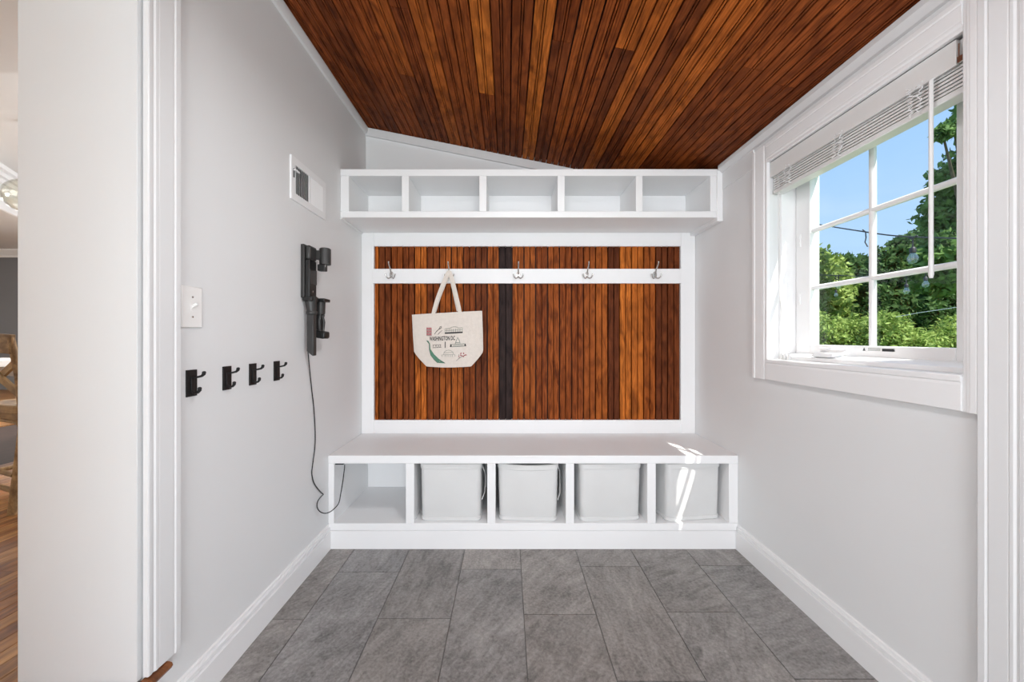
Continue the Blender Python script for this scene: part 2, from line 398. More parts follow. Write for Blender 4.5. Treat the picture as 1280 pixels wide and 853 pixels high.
# butt joints read from the photo: plank -> (depth of the joint, tone of the board beyond it)
joints = {5: (1.89, .38), 6: (1.484, .44), 10: (1.91, .50), 14: (1.49, .40), 17: (1.467, .38), 19: (1.90, .36), 22: (1.47, .46), 23: (1.44, .46), 25: (1.49, .40), 3: (.6, .5), 8: (.5, .52), 12: (.7, .46), 20: (.55, .68)}
rnd = random.Random(11)
for i in range(27):
    ys = [YREAR, -1.2 + rnd.random()*.6] + ([joints[i][0]] if i in joints else []) + [YB]
    for a, b_ in zip(ys, ys[1:]):
        v = vals[i] + rnd.uniform(-.03, .03)
        if i in joints and a >= joints[i][0] - .01: v = joints[i][1]
        me = plank_mesh('ceiling_plank', b_-a-.002, PW, M_WOOD, th=.027, edge=.0032, dep=.024, bw=.0042, beadw=.0065)
        d = (i+.5)*PW
        M = Matrix(((0, c_, -s_, XL + d*c_), (1, 0, 0, a), (0, -s_, -c_, ZL - d*s_), (0, 0, 0, 1)))
        place(me, 'plank', M, ceil, wcol(v))

# crown strips under the ceiling
def strip(name, poly, vec, bev=.002): return tag(obj(name, MB().prism(poly, vec), M_TRIM2, None, bev, base=(0,0,0)), None, None, None, 'structure')
e = .0
strip('trim_1', [(XL, YREAR, ZL-.004), (XL+.022, YREAR, zc(XL+.022)-.004), (XL+.022, YREAR, ZL-.03), (XL+.012, YREAR, ZL-.052), (XL, YREAR, ZL-.055)], (0, YB-YREAR-.02, 0))
strip('trim_2', [(XR, YREAR, zc(XR)-.004), (XR-.03, YREAR, zc(XR-.03)-.004), (XR-.03, YREAR, zc(XR)-.02), (XR-.012, YREAR, zc(XR)-.042), (XR, YREAR, zc(XR)-.044)], (0, YSH-YREAR-.0, 0))
x1 = .45
strip('trim_3', [(XL+.0, YB, ZL-.004), (x1, YB, zc(x1)-.004), (x1, YB, zc(x1)-.058), (XL, YB, ZL-.058)], (0, -.02, 0))

# added out-of-frame lamp body, made up to house the overhead fill light
lz = zc(.14)
cl = thing('fill_lamp', (.14, .95, 2.27), 'added round fill lamp above the camera, out of view', 'lamp')
obj('canopy', MB().lathe([(.15, 0), (.16, .02), (.16, lz-2.32+.02)], (.14, .95, 2.305), 28), M_TRIM, cl, 0, True)
obj('diffuser', MB().lathe([(.02, 0), (.12, .004), (.17, .014), (.185, .030), (.18, .036)], (.14, .95, 2.27), 28), M_TRIM, cl, 0, True)

tag(obj('trim_9', MB().box(XR-.005, XR, 1.86, YSH+.1, 2.01, zc(XR)-.02), M_WALL, None, .001, base=(0,0,0)), None, None, None, 'structure')
# ------------------------------------------------------------------ tiled floor
fl = struct('floor', MB().box(XL, XR, YREAR, YB, -.05, -.004), M_GROUT, 'floor of large dark grey slate-look tiles laid in a staggered bond')
TW, TL = .2993, .611
jn = {-5: 1.49, -4: 1.78, -3: 1.495, -2: 1.791, -1: 1.495, 0: 1.812, 1: 1.5167, 2: 1.833, 3: 1.530, 4: 1.841, 5: 1.53}
jn = {-4: 1.48, -3: 1.779, -2: 1.791-.0, -1: 1.495, 0: 1.812, 1: 1.5167, 2: 1.833, 3: 1.530, 4: 1.841}
jn[-3] = 1.49; jn[-4] = 1.785
rt = random.Random(5)
bright = {(0, 1): 1.0, (1, 0): 1.16, (2, 1): 1.10}
for k in range(-4, 5):
    xa, xb = .0672 + TW*(k-1), .0672 + TW*k
    xa, xb = max(xa, XL+.012), min(xb, XR-.012)
    if xb - xa < .01: continue
    y = jn[k] + TL
    row = 0
    while y > YREAR:
        y0, y1 = max(y-TL, YREAR), min(y, YBN+.04)
        if y1 - y0 > .02:
            g = .0017
            w_, l_ = xb-xa-2*g, y1-y0-2*g
            mb = MB(); ch = .0008
            mb.box(-w_/2, w_/2, -l_/2, l_/2, -.008, 0)
            me = mesh_from(mb, 'floor_tile'); me.materials.append(M_TILE)
            t = rt.uniform(.88, 1.1); wm = rt.uniform(-.03, .03)
            place(me, 'tile', Matrix.Translation(((xa+xb)/2, (y0+y1)/2, rt.uniform(-.0004, .0004))), fl, (t*(1.02+wm), t, t*(.98-wm)))
        y -= TL; row += 1

# ------------------------------------------------------------------ baseboards
def base_prof(sgn, x, z0=0):    # cross-section against a side wall at x, projecting by sgn
    return [(x+sgn*a, z0+h) for a, h in ((0, 0), (.016, 0), (.018, .096), (.0175, .098), (.008, .0995), (.008, .1035), (.013, .105), (.013, .117), (.0122, .119), (.005, .1205), (.005, .124), (.0075, .1255), (.0065, .131), (.003, .134), (0, .134))]
tag(obj('baseboard_left', MB().prism([(x, YREAR, z) for x, z in base_prof(1, XL)], (0, YBN-YREAR, 0)), M_TRIM, None, 0, base=(0,0,0)), None, None, None, 'structure')
tag(obj('baseboard_right', MB().prism([(x, D2B+.09, z) for x, z in base_prof(-1, XR)], (0, YBN-D2B-.09, 0)), M_TRIM, None, 0, base=(0,0,0)), None, None, None, 'structure')

# ------------------------------------------------------------------ doorway on the left: jambs, casing, step nosing
d1 = struct_root('door_1', 'cased opening in the thick left wall up to the dining room')
obj('jamb', MB().box(XJ-.002, XL-.006, YJ-.016, YJ, ZK, 2.27), M_JAMB, d1, .0015)
obj('jamb', MB().box(XJ-.002, XL-.006, DY0, DY0+.016, ZK, 2.27), M_JAMB, d1, .0015)
obj('head_jamb', MB().box(XJ-.002, XL-.006, DY0+.016, YJ-.016, 2.254, 2.27), M_TRIM2, d1, .0015)
def casing_prof(w=.092, t=.02):      # (across, proud): inner edge -> outer edge
    return [(0, 0), (0, t*.62), (.003, t*.70), (.010, t*.70), (.012, t*.62), (.016, t*.62), (.020, t*.78), (.026, t*.80), (.028, t*.73), (.031, t*.78), (w-.022, t*.88), (w-.019, t*.81), (w-.015, t*.97), (w-.002, t), (w, t*.9), (w, 0)]
def casing_run(mbase, inner, along, L, across, proud, w=.092, t=.02):
    inner, along, across, proud = map(Vector, (inner, along, across, proud))
    mbase.prism([tuple(inner + across*a + proud*p) for a, p in casing_prof(w, t)], tuple(along*L)); return mbase
obj('casing', casing_run(MB(), (XL, YJ-.006, ZK+.004), (0,0,1), 2.14, (0,1,0), (1,0,0)), M_TRIM2, d1)
obj('casing', casing_run(MB(), (XL, DY0+.006, ZK+.004), (0,0,1), 2.14, (0,-1,0), (1,0,0)), M_TRIM2, d1)
obj('casing_head', casing_run(MB(), (XL, DY0-.085, 2.262), (0,1,0), YJ-DY0+.17, (0,0,1), (1,0,0)), M_TRIM2, d1)
nz = MB()
nz.prism([(XJ, DY0-.02, ZK-.022), (XL+.018, DY0-.02, ZK-.022), (XL+.027, DY0-.02, ZK-.018), (XL+.031, DY0-.02, ZK-.010), (XL+.028, DY0-.02, ZK-.003), (XL+.02, DY0-.02, ZK), (XJ, DY0-.02, ZK)], (0, YJ-DY0-.0, 0))
nz.prism([(XL, YJ-.02, ZK-.022), (XL+.018, YJ-.02, ZK-.022), (XL+.027, YJ-.02, ZK-.018), (XL+.031, YJ-.02, ZK-.010), (XL+.028, YJ-.02, ZK-.003), (XL+.02, YJ-.02, ZK), (XL, YJ-.02, ZK)], (0, .068, 0))
st = obj('threshold_nosing', nz, M_NOSING, d1)
tag(st, 'dark stained oak step nosing at the doorway')

# doorway on the right, beside the window
d2 = struct_root('door_2', 'white moulded door casing on the right wall beside the window')
obj('casing', casing_run(MB(), (XR, D2B, 0), (0,0,1), 2.1, (0,1,0), (-1,0,0), .086, .021), M_TRIM2, d2)
obj('casing', casing_run(MB(), (XR, D2A, 0), (0,0,1), 2.1, (0,-1,0), (-1,0,0), .086, .021), M_TRIM2, d2)
obj('casing_head', casing_run(MB(), (XR, D2A, 2.02), (0,1,0), D2B-D2A, (0,0,1), (-1,0,0), .07, .021), M_TRIM2, d2)
obj('jamb', MB().box(XR, XOUT, D2B-.018, D2B-.001, .0, 2.04), M_TRIM2, d2)
obj('jamb', MB().box(XR, XOUT, D2A+.001, D2A+.018, .0, 2.04), M_TRIM2, d2)
dl = obj('door_leaf', MB().box(XR+.05, XR+.09, D2A+.02, D2B-.02, .01, 2.03), M_TRIM, d2, .003)
for z0, z1 in ((.15, .9), (1.05, 1.9)):
    obj('door_panel', MB().box(XR+.044, XR+.052, D2A+.15, D2B-.15, z0, z1), M_TRIM, d2, .004)

# ------------------------------------------------------------------ window in the right wall
w1 = struct_root('window_1', 'white casement window with six panes and a moulded casing')
PX = XR - .02
CI0, CI1, CZ0, CZ1 = .997, 1.749, 1.043, 1.987       # inner edges of the casing
def wcas(inner, along, L, across, w, t=.02): return casing_run(MB(), inner, along, L, across, (-1,0,0), w, t)
obj('casing', wcas((XR, CI1, CZ0-.095), (0,0,1), CZ1-CZ0+.186, (0,1,0), .097), M_TRIM, w1)
obj('casing', wcas((XR, CI0, CZ0-.095), (0,0,1), CZ1-CZ0+.186, (0,-1,0), .0355), M_TRIM, w1)
obj('casing_head', wcas((XR, CI0+.0, CZ1), (0,1,0), CI1-CI0, (0,0,1), .091), M_TRIM, w1)
ap = MB().prism([(XR, CI0, CZ0), (XR-.02, CI0, CZ0), (XR-.02, CI0, CZ0-.012), (XR-.017, CI0, CZ0-.016), (XR-.019, CI0, CZ0-.024), (XR-.019, CI0, CZ0-.093), (XR-.016, CI0, CZ0-.095), (XR, CI0, CZ0-.095)], (0, CI1-CI0, 0))
obj('window_apron', ap, M_TRIM, w1)
obj('stool', MB().box(XR-.016, XR+.05, CI0+.003, CI1, CZ0-.004, CZ0+.004), M_TRIM, w1, .002)
# vinyl frame and jamb liners
XF = XR + .045                # vinyl frame starts
XS = 1.365                    # sash face
fr = MB()
fr.box(XF, XOUT-.005, WY1-.014, WY1, WZ0, WZ1); 
obj('frame_side', fr, M_VINYL, w1, .002)
obj('frame_side', MB().box(XF, XOUT-.005, WY0, WY0+.014, WZ0, WZ1), M_VINYL, w1, .002)
obj('frame_sill', MB().prism([(XF, WY0+.014, WZ0+.004), (XF, WY0+.014, WZ0+.020), (XF+.012, WY0+.014, WZ0+.024), (XS-.004, WY0+.014, WZ0+.034), (XS+.03, WY0+.014, WZ0+.034), (XOUT-.005, WY0+.014, WZ0+.025), (XOUT-.005, WY0+.014, WZ0)], (0, WY1-WY0-.028, 0)), M_VINYL, w1, .002)
obj('frame_head', MB().box(XF+.03, XOUT-.005, WY0+.014, WY1-.014, WZ1-.03, WZ1), M_VINYL, w1, .002)
GY0, GY1, GZ0, GZ1 = 1.113, 1.652, 1.117, 1.89       # sight edges of the glass
def sash_piece(name, y0, y1, z0, z1):
    return obj(name, MB().box(XS, XS+.045, y0, y1, z0, z1), M_VINYL, w1, .003)
sash_piece('sash_stile', GY1, WY1-.018, GZ0-.042, GZ1+.05); sash_piece('sash_stile', WY0+.018, GY0, GZ0-.042, GZ1+.05)
rail = sash_piece('sash_rail', GY0, GY1, GZ0-.042, GZ0); sash_piece('sash_rail', GY0, GY1, GZ1, GZ1+.05)
YM = 1.3826; ZM = (1.374, 1.632); XG = 1.385
for z in ZM:
    obj('muntin', MB().tube([(XG-.004, GY0-.004, z), (XG-.004, GY1+.004, z)], .011, 10), M_VINYL, w1, 0, True)
zz = [GZ0-.004] + [ZM[0], ZM[1]] + [GZ1+.004]
for a, b_ in zip(zz, zz[1:]):
    obj('muntin', MB().tube([(XG-.004, YM, a), (XG-.004, YM, b_)], .011, 10), M_VINYL, w1, 0, True)
for a, b_ in ((GY0-.006, YM), (YM, GY1+.006)):
    for c, d in zip([GZ0-.006]+list(ZM), list(ZM)+[GZ1+.006]):
        obj('pane', MB().box(XG, XG+.004, a, b_, c, d), M_GLASS, w1)
# hinges, crank, warning sticker
for z in (1.33, 1.60):
    obj('hinge', MB().box(XS-.005, XS+.002, WY1-.05, WY1-.036, z-.028, z+.028), M_VINYL, w1, .002)
cr = MB()
cy0 = 1.515
cr.prism([(XS-.075, cy0+.05, WZ0+.026), (XS-.012, cy0+.06, WZ0+.028), (XS-.012, cy0+.045, WZ0+.055), (XS-.06, cy0+.035, WZ0+.045)], (0, -.10, 0))
crk = obj('crank_base', cr, M_VINYL, w1, .006)
obj('crank_arm', MB().tube([(XS-.04, cy0+.03, WZ0+.058), (XS-.045, cy0-.02, WZ0+.05), (XS-.05, cy0-.085, WZ0+.052), (XS-.05, cy0-.10, WZ0+.06)], [.008, .009, .008, .007], 10), M_VINYL, crk, 0, True)
zs = GZ0-.012
tri = MB().prism([(XS-.0006, 1.405, zs-.006), (XS-.0006, 1.394, zs-.006), (XS-.0006, 1.3995, zs+.006)], (.0004, 0, 0))
obj('warning_triangle', tri, M_INKB, rail)
lm = MB()
for r_ in range(3):
    for q in range(9):
        lm.box(XS-.0008, XS-.0002, 1.384-q*.0052-.0038, 1.384-q*.0052, zs+.003-r_*.0038, zs+.0045-r_*.0038)
obj('warning_text', lm, M_INKGR, rail)
obj('warning_bar', MB().box(XS-.0008, XS-.0002, 1.292, 1.332, zs-.006, zs+.004).prism([(XS-.0008, 1.292, zs-.005), (XS-.0008, 1.288, zs-.005), (XS-.0008, 1.290, zs+.005)], (.0006,0,0)), M_INKB, rail)

# venetian blind, raised
bl = thing('window_blind', (XR+.02, (CI0+CI1)/2, 1.83), 'raised white venetian blind stacked under its valance in the window', 'blind')
BY0, BY1 = WY0+.004, WY1-.004
obj('valance', MB().box(XR-.001, XR+.009, BY0+.018, BY1, 1.912, 1.984), M_BLIND, bl, .002)
obj('headrail', MB().box(XR+.012, XR+.06, BY0+.004, BY1-.004, 1.938, 1.984), M_BLIND, bl, .002)
obj('valance_clip', MB().box(XR+.0, XR+.012, BY0+.004, BY0+.016, 1.915, 1.932).box(XR+.003, XR+.006, BY0+.013, BY0+.016, 1.932, 1.97), M_CHROME, bl)
for q in range(7):
    z = 1.853 + q*.0108
    y0, y1 = BY0+.006+random.uniform(0, .003), BY1-.006-random.uniform(0, .003)
    pts = [(XR+.012+.046*t, z+.0028*math.sin(math.pi*t)+.002*t) for t in (0, .25, .5, .75, 1)]
    obj('slat', MB().prism([(x, y0, zz_) for x, zz_ in pts] + [(x, y0, zz_+.0068) for x, zz_ in pts[::-1]], (0, y1-y0, 0)), M_BLIND, bl)
obj('bottom_rail', MB().box(XR+.008, XR+.058, BY0+.006, BY1-.006, 1.830, 1.849), M_BLIND, bl, .003)
for yy in (1.125, 1.39, 1.64):
    rl = random.Random(int(yy*100))
    for dy in (-.014, .012):
        pts = []
        for q in range(26):
            pts.append((XR+.004 - rl.uniform(0, .012), yy+dy+rl.uniform(-.012, .012), 1.838+q*.0035))
        obj('ladder_cord', MB().tube(pts, .0014, 5), M_VINYL, bl, 0, True)
wx, wy = XR-.004, 1.0775
wt = Vector((wx, wy, 1.93))
obj('tilt_wand', MB().tube([(wx+.012, wy, 1.918), (wx-.002, wy, 1.908), (wx-.002, wy, 1.40), (wx-.002, wy, 1.335), (wx-.002, wy, 1.325)], [.004, .0052, .0052, .0062, .004], 10), M_BLIND, bl, 0, True)
obj('lift_cord', MB().tube([(XR+.012, 1.71, 1.93), (XR+.014, 1.712, 1.6), (XR+.018, 1.708, 1.33), (XR+.024, 1.69, 1.18), (XR+.03, 1.668, 1.085)], .0013, 6), M_BLIND, bl, 0, True)
obj('lift_cord', MB().tube([(XR+.013, 1.705, 1.93), (XR+.015, 1.707, 1.5), (XR+.02, 1.70, 1.25), (XR+.026, 1.67, 1.10), (XR+.024, 1.69, 1.068)], .0013, 6), M_BLIND, bl, 0, True)
for yy in (1.71, 1.665, 1.69):
    obj('cord_tassel', MB().lathe([(.003, .028), (.006, .02), (.009, .004), (.008, 0)], (XR+.028, yy, CZ0+.0045), 12), M_BLIND, bl, 0, True)

# ------------------------------------------------------------------ built-in bench
bn = thing('bench', ((XL+XR)/2, 2.2, 0), 'white built-in bench with five open cubbies along the back wall', 'bench')
BZ, BT = .508, .044
def bx(name, x0, x1, y0, y1, z0, z1, m=M_TRIM, par=bn, bev=.0025): return obj(name, MB().box(x0, x1, y0, y1, z0, z1), m, par, bev)
bx('seat', XL+.001, XR-.001, YBN, YP+.04, BZ-BT, BZ)
xs = lambda px: (px-CX)*YBN/F
for a, b_ in ((None, 417.3), (507, 517.5), (609, 619.3), (707.3, 717.8), (809.3, 820), (911.4, None)):
    x0 = XL+.001 if a is None else xs(a); x1 = XR-.001 if b_ is None else xs(b_)
    bx('divider', x0, x1, YBN+.001, YP+.035, .139, BZ-BT)
bx('shelf', XL+.001, XR-.001, YBN+.001, YP+.035, .10, .139)
bx('back_panel', XL+.001, XR-.001, YP+.035, YP+.05, .0, BZ-BT)
pf = base_prof(-1, 0)
obj('base_moulding', MB().prism([(XL+.001, YBN+.016+x, z) for x, z in pf], (XR-XL-.002, 0, 0)), M_TRIM, bn)
bx('kick_board', XL+.001, XR-.001, YBN+.016, YBN+.03, 0, .10)

# ------------------------------------------------------------------ storage bins
def bin_thing(name, pxl, pxr, label, wtop, yaw=0, sag=0, yf=2.004, ztop=.459, handle=False, hgt=None):
    xc = (pxl+pxr)/2; X = (xc-CX)*yf/F; Wd = (pxr-pxl)*yf/F; Dp = .36
    zb = .1395; Ht = ztop - zb
    root = thing(name, (X, yf+Dp/2, zb), label, 'storage bin', 'pale grey bins in the bench cubbies')
    root.rotation_euler = (0, 0, R(yaw))
    def ring(s, w_, d_, z, inset=0, sg=0):
        pts = []; r = .028; n = 5
        for (cx, cy, a0) in ((w_/2-r, -d_/2+r, -90), (w_/2-r, d_/2-r, 0), (-w_/2+r, d_/2-r, 90), (-w_/2+r, -d_/2+r, 180)):
            for q in range(n+1):
                a = R(a0 + 90*q/n); pts.append((cx+(r-inset)*math.cos(a), cy+(r-inset)*math.sin(a), z))
        # extra points along the front edge
        out = []
        k = len(pts)
        for i in range(k):
            p, q_ = Vector(pts[i]), Vector(pts[(i+1) % k]); out.append(p)
            if (p-q_).length > .08:
                for t in (.2, .4, .6, .8): out.append(p.lerp(q_, t))
        res = []
        for p in out:
            fx = 1-(2*p.x/w_)**2; fy = 1-(2*p.y/d_)**2
            res.append((p.x, p.y - (.006*max(0, fx) if p.y < 0 else 0)*math.sin(math.pi*min(1, max(0, (z)/Ht))), p.z - sg*max(0, fx)*(1 if p.y < 0 else .4)))
        return res
    def loft(levels):
        mb = MB(); n = None
        for lv in levels:
            pts = ring(0, *lv); n = len(pts); mb.v += pts
        for i in range(len(levels)-1):
            for j in range(n):
                q = (j+1) % n; mb.f.append((i*n+j, i*n+q, (i+1)*n+q, (i+1)*n+j))
        return mb, n, len(levels)
    wt_ = Wd; wb = Wd*wtop
    L_ = lambda t: (wt_*t + wb*(1-t))
    mb, n, k = loft([(L_(0)*.985, Dp*.94, 0.0, 0, 0), (L_(0), Dp*.95, .006, 0, 0), (L_(.3), Dp*.965, Ht*.3, 0, 0), (L_(.6), Dp*.98, Ht*.6, 0, sag*.3), (L_(1), Dp, Ht, 0, sag),
                     (L_(1)-.008, Dp-.008, Ht, 0, sag), (L_(.1)-.01, Dp*.95-.012, .012, 0, 0)])
    mb.f.append(tuple(range(n))[::-1]); mb.f.append(tuple((k-1)*n+j for j in range(n)))
    def put(nm, m_, mat=M_BIN):
        me = mesh_from(m_, nm, (0,0,0), True); me.materials.append(mat); o = bpy.data.objects.new(nm, me); COL.objects.link(o); o.parent = root; return o
    put('body', mb)
    def band(nm, za, zb_, sg, out=.003):
        t0, t1 = za/Ht, zb_/Ht
        m_, n_, k_ = loft([(L_(t0)+.0005, Dp*(.95+.05*t0)+.0005, za, 0, sg), (L_(t0)+2*out, Dp*(.95+.05*t0)+2*out, za+.002, 0, sg), (L_(t1)+2*out, Dp*(.95+.05*t1)+2*out, zb_-.002, 0, sg), (L_(t1)+.0005, Dp*(.95+.05*t1)+.0005, zb_, 0, sg)])
        put(nm, m_)
    band('rim_band', Ht-.030, Ht-.001, sag, .0036); band('bottom_band', .004, .024, 0, .003)
    if handle:
        pts = [(wt_/2+.003, -Dp*.36, Ht-.03), (wt_/2+.014, -Dp*.30, Ht-.06), (wt_/2+.018, -Dp*.22, Ht-.12), (wt_/2+.014, -Dp*.30, Ht-.19), (wt_/2-.002, -Dp*.36, Ht-.22)]
        put('handle', MB().ribbon(pts, (0, 1, .2), .02, .003))
    return root
bin_thing('storage_bin', 525.2, 601.5, 'pale grey bin in the second cubby, next to the empty cubby', .975, 0, .002, handle=True)
bin_thing('storage_bin', 624, 699.5, 'pale grey bin with sagging rim in the middle cubby', .955, -2.5, .010, handle=True)
bin_thing('storage_bin', 722.5, 800.5, 'pale grey bin with rounded left corner in the fourth cubby', .97, 3.0, .001)
bin_thing('storage_bin', 827, 899, 'pale grey bin turned aslant in the rightmost cubby', .985, 7.0, .0, yf=2.012)

# ------------------------------------------------------------------ overhead cubby shelf
sh = thing('wall_shelf', ((XL+XR)/2, 2.28, 1.849), 'white overhead shelf with five open cubbies below the ceiling', 'shelf')
ST, SB = 2.132, 1.849
xh = lambda px: (px-CX)*YSH/F
xR2 = xh(896)
bx('top', XL+.001, XR-.03, YSH, YB, ST-.04, ST, M_TRIM, sh); bx('bottom', XL+.001, xR2, YSH, YB, SB, SB+.037, M_TRIM, sh)
for a, b_ in ((None, 436), (502, 511), (599, 608.3), (697, 706), (795, 803.5), (888, 896)):
    x0 = XL+.001 if a is None else xh(a); x1 = XR-.001 if b_ is None else xh(b_)
    bx('divider', x0, x1, YSH+.001, YB, SB+.037, ST-.04, M_TRIM, sh)
bx('back_panel', XL+.001, xR2, YP-.01, YP+.005, SB+.037, ST-.04, M_TRIM, sh)
bx('side_trim', xR2, XR-.001, YSH-.004, YB, SB-.022, ST-.008, M_TRIM, sh)
strip('trim_4', [(XL, YSH, SB), (XL+.012, YSH, SB), (XL+.012, YSH, SB-.006), (XL, YSH, SB-.012)], (0, YP-YSH, 0), .001)

# ------------------------------------------------------------------ beadboard back panel with white frame
wp = thing('wall_panel', ((XL+XR)/2, YP+.03, BZ), 'stained beadboard back panel of narrow vertical planks in a white frame', 'wood panel')
xp = lambda px, Y=YP+.012: (px-CX)*Y/F
WX0, WX1, PZ0, PZ1 = xp(468), xp(850), .598, 1.759
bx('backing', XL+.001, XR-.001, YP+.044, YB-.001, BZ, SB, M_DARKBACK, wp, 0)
bx('frame_side', XL+.001, WX0, YP, YP+.044, BZ, SB, M_TRIM, wp); bx('frame_side', WX1, XR-.001, YP, YP+.044, BZ, SB, M_TRIM, wp)
bx('frame_top', WX0, WX1, YP, YP+.044, PZ1, SB, M_TRIM, wp); bx('frame_bottom', WX0, WX1, YP, YP+.044, BZ, PZ0, M_TRIM, wp)
edges4 = [30, 48, 103, 155, 207, 262, 318, 370, 424, 478, 530, 583, 640, 693]
ed = [460 + v/3.555 for v in edges4[:-1]] + [655 + v/3.555 for v in (0, 52, 105, 158, 212, 265, 318, 373, 425, 478, 532, 585, 638, 690)]
ed[0] = 468; ed[-1] = 850
pv = [.78, .40, .46, .36, .78, .48, .70, .68, .56, .33, .62, .015, .66, .60, .50, .52, .60, .50, .62, .64, .27, .86, .80, .66, .34, .40, .50]
for i in range(len(ed)-1):
    x0, x1 = xp(ed[i]), xp(ed[i+1]); W_ = x1-x0
    me = plank_mesh('panel_plank', PZ1-PZ0, W_, M_WOOD, th=.030, edge=.0040, dep=.027, bead=W_ > .05, bw=.0031, beadw=.0)
    M = Matrix(((0, -1, 0, (x0+x1)/2), (0, 0, -1, YP+.012), (1, 0, 0, PZ0), (0, 0, 0, 1)))
    place(me, 'plank', M, wp, wcol(pv[i]+random.Random(i*7+1).uniform(-.07, .07)) if pv[i] > .05 else (.036, .023, .021))

# ------------------------------------------------------------------ hook rail
cr_ = thing('coat_rack', ((WX0+WX1)/2, YP, 1.512), 'white horizontal rail with five nickel triple hooks on the wood panel', 'coat rack')
RY0 = YP-.008
bx('rail', xp(467), xp(850.3), RY0, YP+.0115, 1.510, 1.607, M_TRIM, cr_, .002)
for px in (487.5, 561, 648, 735, 821):
    x = (px-CX)*2.40/F; y = RY0
    zc0 = 1.555
    hk = MB()
    hk.lathe([(.002, -.006), (.0125, -.0055), (.0135, -.002), (.0135, 0)], (0, 0, 0), 16, 'y')
    hk.v = [(vx + x, vy + y, vz*1.65 + zc0 + .012) for vx, vy, vz in hk.v]
    h = obj('hook', hk, M_CHROME, cr_, 0, True)
    obj('upper_prong', MB().tube([(x, y-.004, zc0+.015), (x, y-.014, zc0+.028), (x, y-.026, zc0+.046), (x, y-.044, zc0+.062), (x, y-.058, zc0+.076), (x, y-.060, zc0+.088)], [.0055, .005, .0042, .004, .0045, .005], 10), M_CHROME, h, 0, True)
    for s in (-1, 1):
        obj('lower_prong', MB().tube([(x, y-.004, zc0+.002), (x+s*.006, y-.010, zc0-.010), (x+s*.016, y-.018, zc0-.015), (x+s*.026, y-.026, zc0-.008), (x+s*.031, y-.030, zc0+.006), (x+s*.033, y-.031, zc0+.014)], [.0045, .0042, .004, .004, .0045, .005], 10), M_CHROME, h, 0, True)

# ------------------------------------------------------------------ tote bag hanging from the second hook
YT = 2.385
tb0 = P(560, 459, YT)
tb = thing('tote_bag', (tb0.x, YT, tb0.z), 'cream canvas tote bag with printed city landmarks hanging from the coat rack', 'bag')
Lp = [(515, 394), (516, 415), (517.5, 440.5), (524, 449), (533, 458.3)]
Rp = [(602.7, 389), (603.5, 413), (604, 440), (597, 449.5), (589, 458.3)]
def edge_at(pl, t):
    n = len(pl)-1; seg = [0]
    for a, b_ in zip(pl, pl[1:]): seg.append(seg[-1] + math.hypot(a[0]-b_[0], a[1]-b_[1]))
    d = t*seg[-1]
    for i in range(n):
        if d <= seg[i+1]+1e-9:
            u = (d-seg[i])/(seg[i+1]-seg[i]); return (pl[i][0]+(pl[i+1][0]-pl[i][0])*u, pl[i][1]+(pl[i+1][1]-pl[i][1])*u)
    return pl[-1]
def bulge(u, v):
    return .030*(math.sin(math.pi*min(1, max(0, u)))**.6)*(.25+.75*math.sin(math.pi*min(1, max(0, .12+v*.86)))**.8) + .0022*math.sin(9*u+5*v)
def bag_point(u, v, side=1):
    a, b_ = edge_at(Lp, v), edge_at(Rp, v)
    px, py = a[0]+(b_[0]-a[0])*u, a[1]+(b_[1]-a[1])*u + (1.2*math.sin(math.pi*u)*v)
    p = P(px, py, YT); bb = bulge(u, v)
    p.y = YT - bb if side > 0 else YT + bb*.6 + .004
    return p
NU, NV = 26, 20
mb = MB()
for side in (1, -1):
    for j in range(NV+1):
        for i in range(NU+1): mb.v.append(tuple(bag_point(i/NU, j/NV, side)))
nn = (NU+1)*(NV+1)
for s in (0, 1):
    for j in range(NV):
        for i in range(NU):
            a = s*nn + j*(NU+1)+i; mb.f.append((a, a+1, a+NU+2, a+NU+1))
ring_ = [(i, NV) for i in range(NU)] + [(NU, j) for j in range(NV, 0, -1)]
for j in range(NV):
    for i in (0, NU):
        a = j*(NU+1)+i; b_ = (j+1)*(NU+1)+i; mb.f.append((a, b_, b_+nn, a+nn))
for i in range(NU):
    a = NV*(NU+1)+i; mb.f.append((a, a+1, a+1+nn, a+nn))
obj('body', mb, M_CANVAS, tb, 0, True)
hem = MB(); 
hem.ribbon([tuple(bag_point(i/20, .012) + Vector((0, -.0012, 0))) for i in range(21)], (0, 0, 1), .012, .0015)
obj('hem', hem, M_CANVAS, tb)
def strap(pxs, yoff, nm='handle'):
    pts = [P(px, py, YT+dy) + Vector((0, yoff, 0)) for px, py, dy in pxs]
    fine = []
    for a, b_ in zip(pts, pts[1:]):
        for t in (0, .34, .67): fine.append(a.lerp(b_, t))
    fine.append(pts[-1])
    for _ in range(2): fine = [fine[0]] + [(fine[i-1]+fine[i]*2+fine[i+1])/4 for i in range(1, len(fine)-1)] + [fine[-1]]
    wd = []
    for i in range(len(fine)):
        d = (fine[min(i+1, len(fine)-1)]-fine[max(i-1, 0)]).normalized(); s_w = Vector((0,1,0)).cross(d)
        wd.append(tuple(s_w))
    obj(nm, MB().ribbon(fine, wd, .024, .003), M_CANVAS, tb, 0, True)
strap([(541, 396, -.017), (542.5, 388, -.008), (547, 372, .0), (555, 352, .002), (559, 343, .004), (561.3, 339, .008), (563.5, 343, .004), (566.5, 354, .002), (571, 372, .0), (574.5, 388, -.008), (575.5, 394, -.017)], 0)
strap([(543, 390, .012), (548.5, 372, .012), (556.5, 352, .008), (559.5, 344, .008), (561.3, 340.5, .009), (563, 344, .008), (565.5, 354, .008), (569.5, 372, .012), (573, 389, .012)], .0, 'back_handle')

